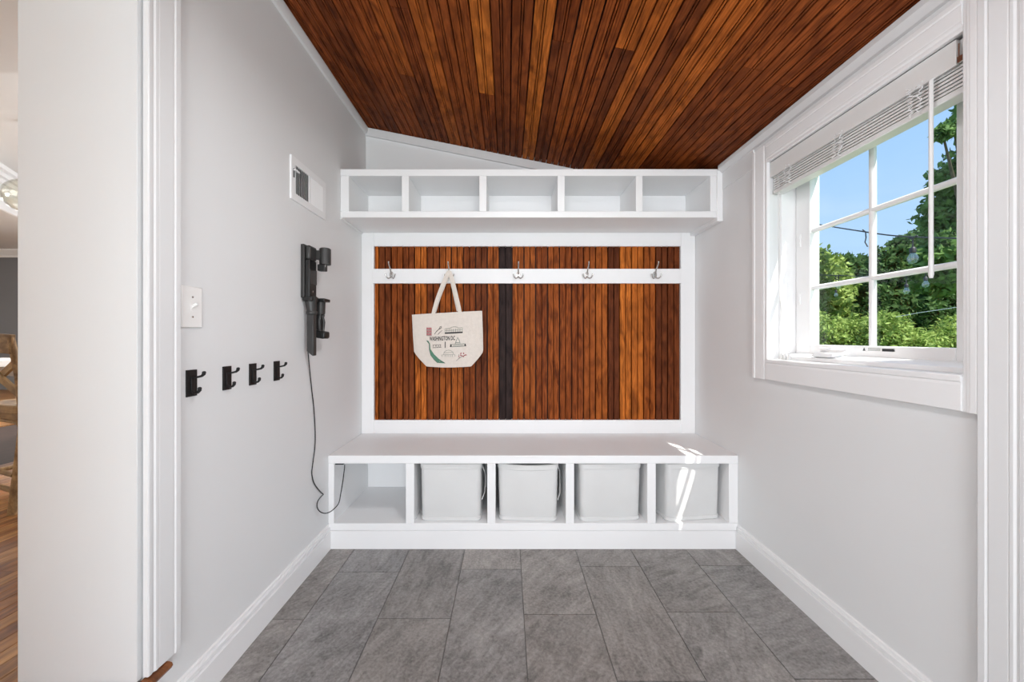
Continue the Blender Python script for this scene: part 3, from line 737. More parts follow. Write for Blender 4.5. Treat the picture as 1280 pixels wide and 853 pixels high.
# print on the bag: flat ink shapes lying on the canvas
def bag_uv(px, py):
    lo, hi = 0., 1.
    best = None
    for it in range(30):
        v = (lo+hi)/2; a, b_ = edge_at(Lp, v), edge_at(Rp, v); u = (px-a[0])/(b_[0]-a[0]); y = a[1]+(b_[1]-a[1])*u + 1.2*math.sin(math.pi*min(1, max(0, u)))*v
        if y < py: lo = v
        else: hi = v
    return u, v
def ink(px, py, off=.0016):
    u, v = bag_uv(px, py); p = P(px, py, YT); p.y = YT - bulge(u, v) - off
    # keep the picture position when the point moves forward off the nominal plane
    return p
def ink_poly(name, poly, mat, off=.0016):
    n = len(poly); mbp = MB().prism([ink(x, y, off) for x, y in poly], (0, -.0004, 0)); return obj(name, mbp, mat, tb)
def ink_lines(name, lines, mat, w=.0022):
    m_ = MB(); w *= 1.35
    for ln in lines:
        pts = []
        for a, b_ in zip(ln, ln[1:]):
            k = max(1, int(math.hypot(a[0]-b_[0], a[1]-b_[1])/4))
            for t in range(k): pts.append(ink(a[0]+(b_[0]-a[0])*t/k, a[1]+(b_[1]-a[1])*t/k))
        pts.append(ink(*ln[-1]))
        wd = []
        for i in range(len(pts)):
            d = (pts[min(i+1, len(pts)-1)]-pts[max(i-1, 0)]).normalized(); wd.append(tuple(Vector((0,1,0)).cross(d)))
        m_.ribbon(pts, wd, w, .0006)
    return obj(name, m_, mat, tb)
c5 = lambda x, y: (500+x/5.683, 320+y/5.683)
rv = [(193,600),(206,603),(219,625),(221,662),(240,692),(268,722),(300,742),(327,762),(270,758),(245,735),(222,704),(203,672),(213,664),(213,626)]
# river as a strip of quads so that it follows the cloth
lft = [(193,601),(212,626),(213,664),(222,704),(245,735),(270,759)]; rgt = [(206,603),(219,625),(222,662),(247,698),(280,730),(327,763)]
m_ = MB(); prev = None
for (a, b_) in zip(lft, rgt):
    pa, pb = ink(*c5(*a)), ink(*c5(*b_)); m_.v += [tuple(pa), tuple(pb)]
for i in range(5): m_.f.append((2*i, 2*i+1, 2*i+3, 2*i+2))
obj('river_print', m_, M_INKG, tb)
ink_lines('river_outline', [[c5(*p) for p in lft], [c5(280,757), c5(305,748), c5(322,760)]], M_INKB, .0016)
m_ = MB()
for q in range(3):
    y0 = 409.8+q*3.5
    for r_ in range(3):
        x0 = 534.2+r_*2.2; m_.prism([ink(x0, y0), ink(x0+1.7, y0), ink(x0+1.7, y0+2.5), ink(x0, y0+2.5)], (0, -.0004, 0))
obj('rowhouse_print', m_, M_INKR, tb)
ink_lines('rowhouse_lines', [[(533.8, y), (540.8, y)] for y in (412.8, 416.3, 419.8)], M_INKB, .0016)
ink_lines('bird_print', [[(544, 418.2), (546.5, 414.5), (549.5, 412), (552.5, 410.3), (552.8, 408.4), (551, 408.6), (550.2, 411), (547, 414.5)], [(548.5, 418.5), (550.5, 416), (553.5, 413.5)]], M_INKB, .002)
ink_lines('mansion_print', [[(557.2, 415.6), (557.2, 411.3), (564, 410.6), (565, 409.4), (569, 408.9), (572.5, 409.3), (573.2, 410.4), (578.8, 410), (578.8, 414.8)], [(557.4, 413.5), (578.6, 412.6)]] + [[(559.5+2.7*q, 415.2), (559.5+2.7*q, 411.5)] for q in range(7)], M_INKGR, .0018)
ink_lines('mansion_base_print', [[(557, 416.8), (579, 415.7)]], M_INKB, .0068)
ink_lines('obelisk_print', [[(557.4, 435), (557.6, 427.2)]], M_INKB, .0035)
ink_lines('bridge_print', [[(541.8, 435), (552.6, 434.2)], [(541.8, 431.4), (552.6, 431)], [(542.5, 431.4), (542.5, 435)], [(551.8, 431), (551.8, 434.2)], [(544.5, 434.5), (546, 431.8), (547.5, 434.5), (549, 431.8), (550.5, 434.2)]], M_INKB, .0016)
ink_lines('capitol_print', [[(565.5, 433.6), (565.5, 430.8), (569.8, 430.4), (571, 426.5), (572.2, 423.8), (572.9, 421.8), (573.8, 423.8), (575.2, 426.3), (576, 430), (581, 429.8), (581, 432.8)], [(565.5, 433.6), (581, 432.8)], [(570, 428.6), (576, 428.2)], [(567, 432.2), (579.5, 431.4)], [(569.8, 430.4), (576, 430)]], M_INKGR, .0026)
ink_poly('tree_print', [(563.3, 433.8), (565.2, 433.8), (565, 430.5), (564.2, 430)], M_INKB); ink_poly('tree_print', [(581.4, 432.8), (583.3, 432.8), (582.6, 429.6), (581.6, 430)], M_INKB)
ink_lines('memorial_print', [[(553.3, 446), (553.3, 443.8), (555.5, 443.4), (556, 440.6), (558.5, 438.4), (561.5, 437.6), (564.5, 438.2), (567, 440.3), (567.6, 443), (569.4, 443.3), (569.4, 445.6)], [(555.5, 443.4), (567.6, 443)], [(556.2, 441), (567, 440.5)]] + [[(557.5+2.2*q, 446), (557.5+2.2*q, 443.4)] for q in range(5)], M_INKGR, .0014)
rb = random.Random(3)
ln = [[(570.8, 451), (573.5, 448.6), (577, 446), (581, 444.5)], [(574.5, 447.5), (574.2, 443.2)]]
ink_lines('blossom_branch_print', ln, M_INKB, .0016)
m_ = MB()
for q in range(14):
    x, y = 574.2+rb.random()*9, 441.2+rb.random()*5.5; r_ = .7
    m_.prism([ink(x+r_*math.cos(t), y+r_*math.sin(t)) for t in [k*math.pi/3 for k in range(6)]], (0, -.0004, 0))
obj('blossom_print', m_, M_INKR, tb)
cu = bpy.data.curves.new('lettering', 'FONT'); cu.body = 'WASHINGTON DC'; cu.size = 1; cu.extrude = 0; cu.resolution_u = 2; cu.space_character = 1.0; cu.offset = .018
to = bpy.data.objects.new('lettering_tmp', cu); COL.objects.link(to)
bpy.context.view_layer.update()
tm = bpy.data.meshes.new_from_object(to.evaluated_get(bpy.context.evaluated_depsgraph_get()))
bpy.data.objects.remove(to)
vs = [v.co.copy() for v in tm.vertices]; mx_ = max(v.x for v in vs); my_ = max(v.y for v in vs)
m_ = MB()
for v in vs:
    t = v.x/mx_; m_.v.append(tuple(ink(537.9+31.8*t, 426.2-1.0*t - (v.y/my_)*5.2, .0018)))
m_.f = [tuple(p.vertices) for p in tm.polygons]
obj('lettering', m_, M_INKB, tb)

# ------------------------------------------------------------------ wall vent
vy0, vy1, vz0, vz1 = 1.637, 1.948, 1.774, 1.972
vt = thing('wall_vent', (XL, (vy0+vy1)/2, vz0), 'white metal air register with upright louvres high on the left wall', 'vent')
def vb(nm, y0, y1, z0, z1, x0=0, x1=.008, m=M_TRIM, bev=.001): return obj(nm, MB().box(XL+x0, XL+x1, y0, y1, z0, z1), m, vt, bev)
fr_ = .034
vb('frame', vy0, vy1, vz1-fr_, vz1); vb('frame', vy0, vy1, vz0, vz0+fr_); vb('frame', vy0, vy0+fr_, vz0+fr_, vz1-fr_); vb('frame', vy1-fr_, vy1, vz0+fr_, vz1-fr_)
ymid = (vy0+vy1)/2
vb('centre_bar', ymid-.007, ymid+.007, vz0+fr_, vz1-fr_)
vb('duct', vy0+fr_, vy1-fr_, vz0+fr_, vz1-fr_, .0002, .001, M_VENTDARK, 0)
for side, (a, b_) in enumerate(((vy0+fr_, ymid-.007), (ymid+.007, vy1-fr_))):
    for q in range(8):
        y = a + (b_-a)*(q+.5)/8
        dx = .004; dy = .0040 if side == 0 else .0062
        s = -1 if side == 0 else 1
        # vanes of the two halves are turned opposite ways
        poly = [(XL+.0015, y-s*dy-.0006, vz0+fr_), (XL+.0015, y-s*dy+.0006, vz0+fr_), (XL+.0085, y+s*dy+.0006, vz0+fr_), (XL+.0085, y+s*dy-.0006, vz0+fr_)]
        obj('louvre', MB().prism(poly, (0, 0, vz1-vz0-2*fr_)), M_TRIM, vt)
lv = vb('lever', vy0+.014, vy0+.019, 1.875, 1.915, .008, .012, M_VENTDARK, 0)
vb('lever_tab', vy0+.013, vy0+.05, 1.905, 1.911, .010, .020, M_TRIM, .001)

# ------------------------------------------------------------------ light switch
sy = 1.1255
sw = thing('light_switch', (XL, sy, 1.18), 'white toggle light switch on the left wall beside the doorway casing', 'light switch')
obj('plate', MB().box(XL, XL+.006, sy-.037, sy+.037, 1.180, 1.307), M_PLATE, sw, .003)
obj('toggle_slot', MB().box(XL+.006, XL+.007, sy-.006, sy+.006, 1.231, 1.256), M_PLATE, sw, .0005)
obj('toggle', MB().prism([(XL+.006, sy-.004, 1.238), (XL+.006, sy-.004, 1.250), (XL+.020, sy-.004, 1.256), (XL+.022, sy-.004, 1.250)], (0, .008, 0)), M_PLATE, sw, .001)
for z in (1.213, 1.274):
    obj('screw', MB().lathe([(.0032, .006), (.0032, .0072), (.002, .0076)], (XL, sy, z), 12, 'x'), M_CHROME, sw, 0, True)

# ------------------------------------------------------------------ four black wall hooks
whl = ['black double wall hook under the light switch, nearest the doorway', 'second black double wall hook from the doorway casing', 'third black double wall hook from the doorway casing', 'black double wall hook farthest from the doorway, nearest the vacuum dock']
for px, lab in zip((238.5, 283, 315.3, 345.3), whl):
    y = F*-XL/(CX-px); z0 = 1.009
    wh = thing('wall_hook', (XL, y, z0-.042), lab, 'wall hook', 'black hooks on the left wall')
    pw = .019
    obj('plate', MB().box(XL, XL+.004, y-pw, y+pw, z0-.041, z0+.041), M_BLACK, wh, .0008)
    obj('strip', MB().box(XL+.004, XL+.007, y-.006, y+.006, z0-.03, z0+.02), M_BLACK, wh, .0008)
    obj('upper_prong', MB().tube([(XL+.004, y, z0+.016), (XL+.022, y, z0+.019), (XL+.034, y, z0+.022), (XL+.040, y, z0+.028), (XL+.041, y, z0+.034), (XL+.041, y, z0+.037)], [.0035, .0034, .0038, .0052, .0056, .003], 10), M_BLACK, wh, 0, True)
    obj('lower_prong', MB().tube([(XL+.005, y, z0-.026), (XL+.012, y, z0-.031), (XL+.022, y, z0-.029), (XL+.027, y, z0-.022), (XL+.0275, y, z0-.015), (XL+.0275, y, z0-.012)], [.0038, .0036, .0038, .0052, .0056, .003], 10), M_BLACK, wh, 0, True)

# ------------------------------------------------------------------ cordless vacuum wall dock with two tools and cord
vc = thing('vacuum_dock', (XL, 1.77, 1.06), 'black plastic vacuum cleaner wall dock with two clipped tools and cord', 'vacuum dock')
yv0, yv1 = 1.722, 1.792
def vbx(nm, x0, x1, y0, y1, z0, z1, m, bev=.004, par=None): return obj(nm, MB().box(XL+x0, XL+x1, y0, y1, z0, z1), m, par or vc, bev)
vbx('back_plate', 0, .018, yv0, yv1+.004, 1.338, 1.592, M_DARKPL)
vbx('dock_body', .018, .040, yv0+.006, yv1, 1.338, 1.52, M_DARKPL2)
vbx('dock_cap', .018, .044, yv0+.004, yv1, 1.52, 1.588, M_DARKPL, .01)
vbx('cover', .040, .0425, yv0+.008, yv1-.002, 1.405, 1.475, M_DARKPL, .002)
obj('screw', MB().lathe([(.004, .040), (.004, .0415), (.002, .042)], (XL, (yv0+yv1)/2, 1.37), 12, 'x'), M_CHROME, vc, 0, True)
hd = MB().lathe([(.021, -.042), (.0265, -.040), (.0265, .036), (.022, .04)], (XL+.078, 1.80, 1.548), 20)
obj('charging_head', hd, M_DARKPL, vc, 0, True)
vbx('head_neck', .036, .07, 1.778, 1.815, 1.53, 1.575, M_DARKPL, .006)
vbx('contact_block', .048, .084, 1.782, 1.812, 1.475, 1.508, M_DARKPL2, .003)
obj('contact_pin', MB().lathe([(.004, 0), (.004, .018), (.002, .02)], (XL+.082, 1.79, 1.494), 10), M_CHROME, vc, 0, True)
# holder arm
vbx('tool_holder', .004, .052, yv0+.004, yv1, 1.322, 1.346, M_DARKPL2, .006)
vbx('tool_holder', .002, .074, 1.80, 1.862, 1.327, 1.343, M_DARKPL2, .004)
# crevice tool
cv = obj('crevice_tool', MB().tube([(XL+.030, 1.757, 1.345), (XL+.032, 1.758, 1.30), (XL+.033, 1.76, 1.275), (XL+.034, 1.76, 1.262)], [.027, .024, .021, .020], 18), M_DARKPL, vc, 0, True)
z_a, z_b = 1.262, 1.062
m_ = MB()
m_.prism([(XL+.017, 1.743, z_a), (XL+.050, 1.743, z_a), (XL+.050, 1.743, z_b), (XL+.043, 1.743, z_b), (XL+.017, 1.743, z_b+.022)], (0, .03, 0))
obj('nozzle', m_, M_DARKPL, cv, .005)
obj('collar', MB().lathe([(.0225, -.008), (.024, -.006), (.024, .006), (.0225, .008)], (XL+.033, 1.76, 1.268), 18), M_DARKPL, cv, 0, True)
# brush tool
bt = obj('brush_tool', MB().tube([(XL+.038, 1.835, 1.335), (XL+.038, 1.835, 1.275), (XL+.038, 1.835, 1.265)], [.022, .021, .019], 18), M_DARKPL, vc, 0, True)
obj('neck', MB().tube([(XL+.038, 1.835, 1.266), (XL+.030, 1.835, 1.235), (XL+.032, 1.835, 1.19), (XL+.040, 1.835, 1.165)], [.020, .018, .017, .02], 16), M_DARKPL2, bt, 0, True)
obj('neck_rib', MB().tube([(XL+.052, 1.825, 1.26), (XL+.060, 1.825, 1.225), (XL+.056, 1.825, 1.18)], [.005, .006, .005], 10), M_DARKPL, bt, 0, True)
obj('brush_head', MB().prism([(XL+.014, 1.808, 1.195), (XL+.045, 1.808, 1.182), (XL+.070, 1.808, 1.178), (XL+.070, 1.808, 1.150), (XL+.062, 1.808, 1.142), (XL+.018, 1.808, 1.150)], (0, .055, 0)), M_DARKPL2, bt, .005)
# cord: down the wall, around into the first cubby of the bench
def wallp(px, py, out=.004):
    x = XL+out; Y = F*x/(px-CX); return Vector((x, Y, H-(py-CY)*Y/F))
cp = [wallp(385, 440, .012), wallp(387, 462, .008), wallp(390, 490), wallp(392.3, 510), wallp(394, 540), wallp(393.6, 560), wallp(391, 580), wallp(389.8, 592), wallp(392, 603), wallp(397, 611), wallp(401.5, 616)]
cp += [wallp(404, 618.5, .008), P(401.5, 621, 1.895), P(397.2, 627, 1.858), P(396.3, 634, 1.85), P(399.5, 639.5, 1.865), P(405.5, 642, 1.895), P(412, 640.5, 1.925), P(418, 636, 1.945), P(423.5, 629, 1.96), P(426, 617, 1.975), P(428.5, 602, 1.98), P(430.3, 588, 1.992), P(430.8, 581.5, 2.01)]
sm = []
for i in range(len(cp)-1):
    p0, p1, p2, p3 = cp[max(i-1, 0)], cp[i], cp[i+1], cp[min(i+2, len(cp)-1)]
    for t in (0, .25, .5, .75):
        sm.append(.5*((2*p1)+(p2-p0)*t+(2*p0-5*p1+4*p2-p3)*t*t+(3*p1-p0-3*p2+p3)*t**3))
sm.append(cp[-1])
obj('cord', MB().tube(sm, .0026, 8), M_CORD, vc, 0, True)
pl = P(424.5, 581.3, 2.01)
obj('plug', MB().box(pl.x-.026, pl.x+.026, 2.0, 2.035, BZ-BT-.012, BZ-BT-.001), M_CORD, vc, .003)

# ------------------------------------------------------------------ dining room beyond the doorway
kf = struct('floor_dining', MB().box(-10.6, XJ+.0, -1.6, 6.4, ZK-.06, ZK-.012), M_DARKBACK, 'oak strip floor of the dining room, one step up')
ro = random.Random(21)
x = XJ - .002
cols = [(.36, .165, .05), (.30, .125, .038), (.42, .21, .07), (.25, .10, .03), (.38, .18, .058)]
while x > -5.2:
    wdt = .057
    y = -1.6 + ro.random()*.9
    ys = [-1.6]
    while y < 6.3: ys.append(y); y += ro.uniform(.6, 1.5)
    ys.append(6.4)
    if x > -3.6:
        for a, b_ in zip(ys, ys[1:]):
            if b_ < .6: continue
            me = plank_mesh('floorboard', b_-max(a, .3)-.001, wdt, M_OAK, th=.012, edge=.0005, dep=.003, bead=False)
            M = Matrix(((0, -1, 0, x-wdt/2), (1, 0, 0, max(a, .3)), (0, 0, 1, ZK), (0, 0, 0, 1)))
            c = ro.choice(cols); place(me, 'plank', M, kf, tuple(v*.8 for v in c))
    x -= wdt
far = MB().box(-10.6, x+.0, -1.6, 6.4, ZK-.012, ZK-.001)
o = obj('far_boards', far, M_OAK, kf); o.color = (.3, .15, .055, 1)
o = obj('near_boards', MB().box(x, XJ-.002, -1.6, .3, ZK-.012, ZK-.001), M_OAK, kf); o.color = (.3, .15, .055, 1)
struct('ceiling_dining', MB().box(-10.6, XJ, -1.6, 6.4, 2.68, 2.74).box(-10.6, XJ, -1.6, 1.864, 2.5, 2.68), M_KWHITE, 'white dining room ceiling with a lowered part')
struct('wall_dining_front', MB().box(-10.6, XJ, -1.75, -1.6, 0, 2.74), M_KWHITE)
struct('wall_dining_far', MB().box(-10.6, XJ, 6.4, 6.5, 0, 2.74), M_GREYWALL, 'dark grey wall of the far room')
struct('wall_dining_side', MB().box(-10.7, -10.6, -1.7, 6.4, 0, 2.74), M_GREYWALL)
tag(obj('trim_5', MB().prism([(-10.6, 6.4, 2.68), (-10.6, 6.30, 2.68), (-10.6, 6.30, 2.66), (-10.6, 6.37, 2.58), (-10.6, 6.38, 2.55), (-10.6, 6.4, 2.55)], (4.5, 0, 0)), M_KWHITE, None, 0, base=(0,0,0)), None, None, None, 'structure')
tag(obj('trim_6', MB().box(-8.42, -8.33, 6.375, 6.4, ZK, 2.25), M_KWHITE, None, 0, base=(0,0,0)), None, None, None, 'structure')
# angled partition with a cased opening
A = Vector((-4.25, 2.76, 0)); dr = Vector((-.655, 1, 0)).normalized(); nr = Vector((1, .655, 0)).normalized()   # nr points to the viewer side
def along(a, b_, n0, n1, z0, z1):
    q = [A+dr*a+nr*n0, A+dr*b_+nr*n0, A+dr*b_+nr*n1, A+dr*a+nr*n1]
    return [(p.x, p.y, z0) for p in q], (0, 0, z1-z0)
pt = MB(); pt.prism(*along(-2.2, 4.0, -.12, 0, 2.40, 2.68)); pt.prism(*along(-2.2, -1.2, -.12, 0, ZK, 2.40)); pt.prism(*along(2.6, 4.0, -.12, 0, ZK, 2.40))
struct('wall_partition', pt, M_KWHITE, 'light wall with a wide opening to the dark grey room')
tag(obj('trim_7', MB().prism(*along(-2.2, 4.0, 0, .025, 2.315, 2.41)), M_TRIM, None, .003, base=(0,0,0)), None, None, None, 'structure')
cw = MB().prism(*along(-2.2, 4.0, 0, .05, 2.60, 2.68)); cw.prism(*along(-2.2, 4.0, .05, .09, 2.64, 2.68)); cw.prism(*along(-2.2, 4.0, 0, .02, 2.56, 2.60))
tag(obj('trim_8', cw, M_TRIM, None, .003, base=(0,0,0)), None, None, None, 'structure')

# globe pendant
gp = P(34, 246, 2.6)
pd = thing('pendant_light', (gp.x, gp.y, gp.z-.118), 'clear glass globe pendant lamp hanging in the dining room', 'lamp')
prof = [(.001, -.118)] + [(.118*math.cos(R(a)), .118*math.sin(R(a))) for a in range(-80, 76, 10)] + [(.02, .115)]
gl = obj('globe', MB().lathe(prof, gp, 28), M_GLOBE, pd, 0, True)
inn = obj('globe_inner', MB().lathe([(r*.955, h_*.955) for r, h_ in prof], gp, 28), M_GLOBE, gl, 0, True)
obj('socket', MB().lathe([(.012, .03), (.018, .035), (.018, .112), (.024, .114), (.024, .126), (.008, .13)], gp, 16), M_BLACK, pd, 0, True)
obj('bulb', MB().lathe([(.004, -.04), (.018, -.03), (.024, -.01), (.018, .012), (.012, .03)], gp, 16), M_BULB, pd, 0, True)
obj('rod', MB().tube([(gp.x, gp.y, gp.z+.13), (gp.x, gp.y, 2.66)], .005, 8), M_BLACK, pd, 0, True)
obj('canopy', MB().lathe([(.008, -.03), (.02, -.022), (.03, -.004), (.03, 0)], (gp.x, gp.y, 2.679), 20), M_BLACK, pd, 0, True)

# cross-back stools and table
def stool_parts():
    Wd, Dp, sz = .43, .42, .555
    def B(*a): return MB().box(*a)
    parts = []
    seat = MB(); n = 20
    ring0 = []
    for i in range(n):
        t = 2*math.pi*i/n; cx, sx = math.cos(t), math.sin(t)
        ring0.append((Wd/2*math.copysign(abs(cx)**.35, cx), Dp/2*math.copysign(abs(sx)**.35, sx)))
    seat.prism([(x, y, sz-.045) for x, y in ring0], (0, 0, .045)); parts.append(('seat', seat, .006))
    ap_ = MB().box(-Wd/2+.03, Wd/2-.03, -Dp/2+.03, Dp/2-.03, sz-.085, sz-.045); parts.append(('apron', ap_, .003))
    for sx in (-1, 1):
        parts.append(('leg', MB().tube([(sx*(Wd/2-.04), -Dp/2+.04, sz-.05), (sx*(Wd/2-.02), -Dp/2-.01, 0)], [.019, .017], 12), 0))
        parts.append(('leg', MB().tube([(sx*(Wd/2-.045), Dp/2-.04, sz-.05), (sx*(Wd/2-.02), Dp/2+.01, 0)], [.019, .017], 12), 0))
        parts.append(('back_post', MB().tube([(sx*(Wd/2-.03), -Dp/2+.03, sz-.04), (sx*(Wd/2-.018), -Dp/2+.012, sz+.16), (sx*(Wd/2-.016), -Dp/2-.015, sz+.36)], [.018, .016, .014], 12), 0))
        pr = [(sx*(Wd/2-.02), -Dp/2+.012, sz+.245), (0, -Dp/2+.008 + .006*sx, sz+.155), (-sx*(Wd/2-.03), -Dp/2+.022, sz+.055)]
        parts.append(('cross_slat', MB().ribbon(pr, (0, 0, 1), .036, .012), 0))
        parts.append(('side_stretcher', MB().tube([(sx*(Wd/2-.026), -Dp/2+.002, .16), (sx*(Wd/2-.028), Dp/2-.002, .16)], .011, 10), 0))
    parts.append(('top_rail', MB().ribbon([(-Wd/2+.005, -Dp/2-.012, sz+.325), (-Wd/4, -Dp/2-.028, sz+.33), (0, -Dp/2-.032, sz+.333), (Wd/4, -Dp/2-.028, sz+.33), (Wd/2-.005, -Dp/2-.012, sz+.325)], (0, 0, 1), .10, .022), .004))
    for y, z in ((-Dp/2+.0, .20), (-Dp/2-.002, .12), (Dp/2, .20)):
        parts.append(('stretcher', MB().tube([(-Wd/2+.026, y, z), (Wd/2-.026, y, z)], .0125, 10), 0))
    bow = [(-Wd/2+.028, -Dp/2+.02, .36), (-Wd/2+.05, -Dp/2+.03, .43), (-Wd/4, -Dp/2+.036, .458), (Wd/4, -Dp/2+.036, .458), (Wd/2-.05, -Dp/2+.03, .43), (Wd/2-.028, -Dp/2+.02, .36)]
    parts.append(('bow_brace', MB().tube(bow, .009, 10), 0))
    return parts
SP = []
for nm, m_, bv in stool_parts():
    me = mesh_from(m_, nm, (0,0,0), True); me.materials.append(M_CHAIR); SP.append((nm, me, bv))
def stool(x, y, rz, label):
    root = thing('bar_stool', (x, y, ZK), label, 'stool', 'cross-back stools at the dining table'); root.rotation_euler = (0, 0, R(rz))
    for nm, me, bv in SP:
        o = bpy.data.objects.new(nm, me); COL.objects.link(o); o.parent = root
        if bv:
            mm = o.modifiers.new('edge', 'BEVEL'); mm.width = bv; mm.segments = 2; mm.limit_method = 'ANGLE'; mm.angle_limit = R(40)
dirr = Vector((math.sin(R(20)), math.cos(R(20)), 0))
c0 = Vector(((-3-CX)*1.96/F, 1.96, 0)) + dirr*.21
stool(c0.x, c0.y, -20, 'weathered oak cross-back stool nearest the doorway, its back turned to us')
stool(-3.20, 2.78, 150, 'weathered oak cross-back stool on the far side, facing us at the white table')
tbx, tby = -4.05, 2.2
dt = thing('dining_table', (tbx, tby, ZK), 'white-topped dining table behind the cross-back stools', 'table')
dt.rotation_euler = (0, 0, R(0))
obj('table_top', MB().box(tbx-.55, tbx+.55, tby-.25, tby+.65, ZK+.71, ZK+.755), M_WHITETOP, dt, .004)
for sx in (-.48, .48):
    for sy_ in (-.2, .6):
        obj('leg', MB().box(tbx+sx-.035, tbx+sx+.035, tby+sy_-.035, tby+sy_+.035, ZK, ZK+.71), M_WHITETOP, dt, .004)
for sy_ in (-.2, .6):
    obj('apron', MB().box(tbx-.445, tbx+.445, tby+sy_-.012, tby+sy_+.012, ZK+.62, ZK+.71), M_WHITETOP, dt, .002)

# ------------------------------------------------------------------ garden outside the window
GZ = -.45
struct('ground', MB().box(XOUT+.0, 60, -30, 60, GZ-.3, GZ), M_GRASS, 'lawn outside the window')

def leaves_mesh(name, blobs, n, size, mat, seed, off, droop=.0, elong=1.9):
    rg = np.random.default_rng(seed)
    C = np.array([b[0] for b in blobs]); Rr = np.array([b[1] for b in blobs])
    wgt = (Rr.prod(axis=1) if Rr.ndim > 1 else Rr**2); wgt = wgt**.75; wgt = wgt/wgt.sum()
    idx = rg.choice(len(blobs), n, p=wgt)
    d = rg.normal(size=(n, 3)); d /= np.linalg.norm(d, axis=1)[:, None]
    rad = rg.random(n)**.35
    sc = Rr[idx] if Rr.ndim > 1 else Rr[idx][:, None]
    lump = 1 + .28*np.sin(d[:, 0]*7+idx)*np.sin(d[:, 1]*6+idx*2)*np.sin(d[:, 2]*8+idx*3)
    pos = C[idx] + d*rad[:, None]*sc*lump[:, None]
    t = rg.normal(size=(n, 3)) + d*.5; t[:, 2] -= droop; t /= np.linalg.norm(t, axis=1)[:, None]
    nn_ = rg.normal(size=(n, 3)) + np.array([0, 0, .7]); b_ = np.cross(t, nn_); b_ /= np.linalg.norm(b_, axis=1)[:, None]
    L_ = size*(.6+.8*rg.random(n))[:, None]; W_ = L_/elong
    v = np.empty((n, 4, 3)); v[:, 0] = pos - t*L_/2; v[:, 1] = pos + b_*W_/2; v[:, 2] = pos + t*L_/2; v[:, 3] = pos - b_*W_/2
    v = v.reshape(-1, 3) - np.array(off)
    me = bpy.data.meshes.new(name)
    me.vertices.add(4*n); me.vertices.foreach_set('co', v.ravel())
    me.loops.add(4*n); me.loops.foreach_set('vertex_index', np.arange(4*n, dtype=np.int32))
    me.polygons.add(n); me.polygons.foreach_set('loop_start', np.arange(0, 4*n, 4, dtype=np.int32))
    try: me.polygons.foreach_set('loop_total', np.full(n, 4, dtype=np.int32))
    except Exception: pass
    me.update(calc_edges=True); me.validate(); me.materials.append(mat)
    return me
def tree(name, label, base, blobs, n, size, mat, seed, trunk_r=.1, group=None, droop=0, cat='tree', elong=1.9):
    base = Vector(base); root = thing(name, base, label, cat, group)
    top = Vector(blobs[0][0]); 
    trunk = MB().tube([base, base.lerp(top, .35)+Vector((.06, -.04, 0)), base.lerp(top, .7), top], [trunk_r*1.3, trunk_r, trunk_r*.7, trunk_r*.3], 10)
    obj('trunk', trunk, M_BARK, root, 0, True)
    rr = random.Random(seed)
    for b_ in blobs[1:]:
        s0 = base.lerp(top, rr.uniform(.35, .75)); e0 = Vector(b_[0]); m0 = s0.lerp(e0, .5)+Vector((0, 0, .08))
        obj('branch', MB().tube([s0, m0, e0], [trunk_r*.45, trunk_r*.3, trunk_r*.12], 7), M_BARK, root, 0, True)
    me = leaves_mesh('foliage', [(tuple(Vector(b_[0])), b_[1]) for b_ in blobs], n, size, mat, seed, tuple(base), droop, elong)
    f = bpy.data.objects.new('foliage', me); COL.objects.link(f); f.parent = root; f['kind'] = 'stuff'
    return root
def Pb(px, py, Y): return tuple(P(px, py, Y))
TG = 'trees and shrubs outside the window'
# tall tree at the right
tree('maple_tree', 'tall tree at the right edge of the window, reaching above its top row of panes', (10.9, 8.1, GZ),
     [(Pb(1212, 255, 8), .75), (Pb(1192, 275, 7.9), .5), (Pb(1186, 228, 7.8), .30), (Pb(1202, 330, 7.6), .75), (Pb(1178, 318, 8.1), .42), (Pb(1256, 130, 7.4), .7), (Pb(1262, 60, 7.2), .9), (Pb(1240, 220, 7.5), .8), (Pb(1255, 320, 7.5), .9), (Pb(1192, 160, 7.2), .16), (Pb(1178, 166, 7.2), .14), (Pb(1168, 262, 8), .16), (Pb(1170, 292, 8), .16)],
     24000, .16, M_LEAF1, 1, .13, TG)
tree('oak_tree', 'dark green tree filling the upper middle of the lower right pane', (12.0, 11.0, GZ),
     [(Pb(1140, 350, 11), 1.2), (Pb(1110, 372, 11), .9), (Pb(1130, 325, 11.3), .7), (Pb(1165, 330, 11.5), 1.1), (Pb(1175, 375, 10.6), 1.1), (Pb(1145, 398, 10.5), 1.1), (Pb(1112, 402, 10.5), .9), (Pb(1155, 308, 11.2), .55), (Pb(1128, 306, 11.2), .28)],
     26000, .16, M_LEAF2, 2, .15, TG)
tree('oak_tree', 'dark green tree behind the lower left pane, left of the middle bar', (12.6, 13.2, GZ),
     [(Pb(1065, 362, 13), 1.1), (Pb(1050, 345, 13), .75), (Pb(1075, 340, 13.2), .6), (Pb(1090, 360, 13), .9), (Pb(1045, 380, 12.8), 1.0), (Pb(1075, 395, 12.6), 1.2), (Pb(1100, 385, 12.6), 1.0)],
     22000, .16, M_LEAF2, 3, .15, TG)
tree('linden_tree', 'yellow green tree at the left edge of the window glass', (9.9, 11.6, GZ),
     [(Pb(1018, 352, 11.4), .85), (Pb(1030, 335, 11.4), .45), (Pb(1015, 325, 11.6), .42), (Pb(1005, 350, 11.5), .9), (Pb(1030, 368, 11), .7), (Pb(1012, 395, 11), .9), (Pb(990, 340, 11), 1.0)],
     20000, .16, M_LEAF3, 4, .12, TG)
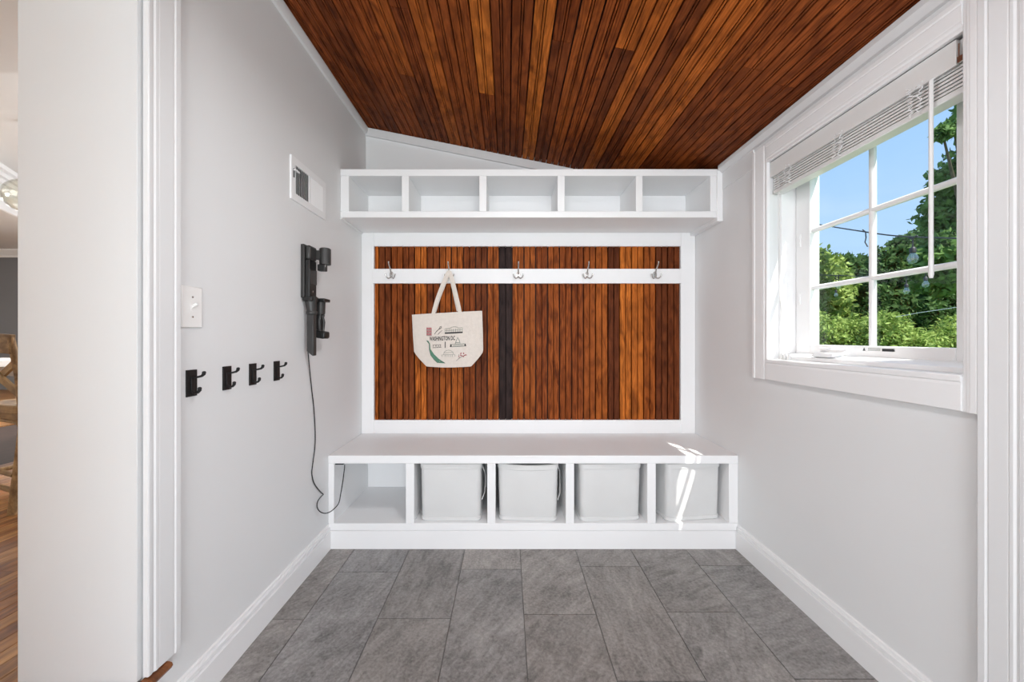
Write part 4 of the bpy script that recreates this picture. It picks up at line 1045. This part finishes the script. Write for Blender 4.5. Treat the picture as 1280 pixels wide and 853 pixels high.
tree('spray_shrub', 'light green shrub with feathery sprays low in the lower left pane', (7.6, 8.4, GZ),
     [(Pb(1050, 425, 8.2), (.7, .6, .45)), (Pb(1075, 415, 8.2), (.5, .5, .4)), (Pb(1030, 420, 8.2), (.5, .5, .35)), (Pb(1020, 410, 8.2), (.4, .4, .4)), (Pb(1055, 445, 8.2), (.9, .7, .6)), (Pb(1085, 430, 8.2), (.5, .4, .5))],
     13000, .11, M_LEAF3, 5, .06, TG, .2, 'shrub', 3.2)
tree('spray_shrub', 'light green shrub with feathery sprays low in the lower right pane', (8.2, 7.6, GZ),
     [(Pb(1115, 425, 7.4), (.55, .5, .35)), (Pb(1108, 408, 7.4), (.3, .4, .3)), (Pb(1140, 430, 7.4), (.5, .5, .3)), (Pb(1180, 432, 7.2), (.55, .5, .33)), (Pb(1198, 415, 7.2), (.3, .4, .35)), (Pb(1125, 450, 7.4), (.8, .7, .55)), (Pb(1190, 450, 7.2), (.8, .7, .5))],
     15000, .10, M_LEAF3, 6, .06, TG, .2, 'shrub', 3.2)
tree('pine_tree', 'tree left of the glass, mostly hidden by the window frame', (9.0, 13.0, GZ),
     [(Pb(955, 240, 11), 1.0), (Pb(1000, 278, 10.6), .22), (Pb(1013, 276, 10.6), .13), (Pb(955, 320, 11), 1.1), (Pb(940, 280, 11), 1.1)], 13000, .16, M_LEAF2, 8, .15, TG)
tree('oak_tree', 'dark tree behind the tall tree, right of the tilt wand', (15.5, 10.6, GZ),
     [(Pb(1230, 380, 10.6), 1.6), (Pb(1200, 400, 11), 1.2), (Pb(1270, 330, 10), 1.6), (Pb(1300, 300, 9.6), 1.6), (Pb(1190, 345, 12), 1.2)], 20000, .13, M_LEAF2, 9, .16, TG)

# more trees along the edge of the garden, beyond what the window frames from here
for q, (tx, ty, hh, mt, lab) in enumerate(((3.2, 17.5, 4.2, M_LEAF2, 'dark green garden tree straight behind the house'), (6.2, 18.5, 4.6, M_LEAF1, 'mid green garden tree left of the window view'),
        (8.6, 19.5, 4.0, M_LEAF3, 'yellow green garden tree far left beyond the linden'), (18.5, 6.2, 4.8, M_LEAF2, 'dark green garden tree far right of the window view'),
        (18.8, 2.6, 4.4, M_LEAF1, 'mid green garden tree beside the house to the right'), (19.5, -1.2, 4.6, M_LEAF3, 'yellow green garden tree at the right end of the lawn'))):
    rq = random.Random(q+40)
    bl_ = [((tx, ty, GZ+hh*.7), hh*.36)] + [((tx+rq.uniform(-1.2, 1.2), ty+rq.uniform(-1.2, 1.2), GZ+hh*rq.uniform(.32, .85)), hh*rq.uniform(.22, .32)) for _ in range(6)]
    tree('garden_tree', lab, (tx, ty, GZ), bl_, 9000, .24, mt, 40+q, .15, TG)

# ------------------------------------------------------------------ string lights
def catmull(pts, k=8):
    out = []
    for i in range(len(pts)-1):
        p0, p1, p2, p3 = pts[max(i-1, 0)], pts[i], pts[i+1], pts[min(i+2, len(pts)-1)]
        for q in range(k):
            t = q/k; out.append(.5*((2*p1)+(p2-p0)*t+(2*p0-5*p1+4*p2-p3)*t*t+(3*p1-p0-3*p2+p3)*t**3))
    out.append(pts[-1]); return out
def string_light(label, pts, bulbs, r=.006):
    root = thing('string_light', tuple(pts[0]), label, 'string lights', 'string lights in the garden')
    obj('cable', MB().tube(catmull(pts), r, 8), M_CORD, root, 0, True)
    for p, s, drop in bulbs:
        obj('lead', MB().tube([p + Vector((0, 0, .0)), p + Vector((0, 0, -drop))], .006*s, 8), M_CORD, root, 0, True)
        obj('clip', MB().tube([p + Vector((-.0, -.035*s, .004)), p + Vector((0, 0, -.016)), p + Vector((0, .035*s, .004))], [.006*s, .012*s, .006*s], 8), M_CORD, root, 0, True)
        z = p.z - drop
        sk = obj('socket', MB().lathe([(.017*s, -.055*s), (.021*s, -.05*s), (.021*s, -.015*s), (.014*s, -.004*s), (.008*s, .0)], (p.x, p.y, z), 16), M_CORD, root, 0, True)
        obj('bulb', MB().lathe([(.004*s, -.145*s), (.022*s, -.138*s), (.034*s, -.118*s), (.036*s, -.100*s), (.029*s, -.078*s), (.018*s, -.055*s)], (p.x, p.y, z), 18), M_BULB, sk, 0, True)
        obj('filament', MB().tube([(p.x-.008*s, p.y, z-.06*s), (p.x-.01*s, p.y, z-.1*s), (p.x, p.y, z-.09*s), (p.x+.01*s, p.y, z-.1*s), (p.x+.008*s, p.y, z-.06*s)], .0016*s, 6), M_CHROME, sk, 0, True)
def on(px, py, X): Y = X*F/(px-CX); return P(px, py, Y)
c1 = [on(985, 272, 3.5), on(1012, 278.5, 3.5), on(1040, 283.5, 3.5), on(1075, 289, 3.5), on(1110, 294, 3.5), on(1143, 296.5, 3.5), on(1175, 297.5, 3.5), on(1198, 298, 3.5), on(1240, 296, 3.5), on(1330, 280, 3.5)]
string_light('string light cable with one large clear bulb nearest the window', c1, [(on(1141, 296.4, 3.5), 1.0, .085)])
sl_end = c1[0]
c2 = [on(985, 343, 5.6), on(1048, 344.5, 5.6), on(1085, 346, 5.6), on(1133, 345, 5.6), on(1157, 339.5, 5.6), on(1198, 327, 5.6), on(1300, 290, 5.6)]
string_light('farther string light cable with small clear bulbs in front of the trees', c2, [(on(1157, 339.5, 5.6), 1.0, .07), (on(1133, 345, 5.6), 1.0, .11), (on(1048, 344.5, 5.6), .9, .10), (on(1045, 344.6, 5.6), .8, .25)])
for p, lab in ((c1[0], 'slim wooden post carrying the far end of the nearer cable'), (c1[-1], 'slim wooden post carrying the near end of the nearer cable'), (c2[0], 'slim wooden post carrying the far end of the farther cable'), (c2[-1], 'slim wooden post carrying the near end of the farther cable')):
    pp = thing('light_post', (p.x, p.y+.0, GZ), lab, 'post', 'posts of the string lights')
    obj('pole', MB().tube([(p.x+.03, p.y+.03, GZ), (p.x+.03, p.y+.03, p.z+.06)], .03, 12), M_POST, pp, 0, True)
    obj('eye_hook', MB().tube([(p.x+.03, p.y+.03, p.z+.02), (p.x, p.y, p.z+.012), (p.x, p.y, p.z-.004)], .005, 8), M_BLACK, pp, 0, True)
wr = [on(1120, 396.5, 6.4), on(1150, 391, 6.4), on(1198, 384, 6.4), on(1280, 370, 6.4)]
tag(obj('garden_wire', MB().tube(wr, .004, 6), M_TRIM2, None, 0, True), 'thin pale wire stretched low in front of the trees', 'wire')
# roof edge tie twig hanging from the nearer cable
tw = thing('cable_tie', tuple(on(1082, 290, 3.5)), 'dark loose tie dangling from the nearer string light cable', 'cable tie')
a0 = on(1082, 290, 3.5)
obj('strap', MB().tube([a0+Vector((0, .03, .03)), a0, a0+Vector((0, -.004, -.06)), a0+Vector((0, .006, -.10)), a0+Vector((0, -.02, -.15))], .005, 6), M_CORD, tw, 0, True)
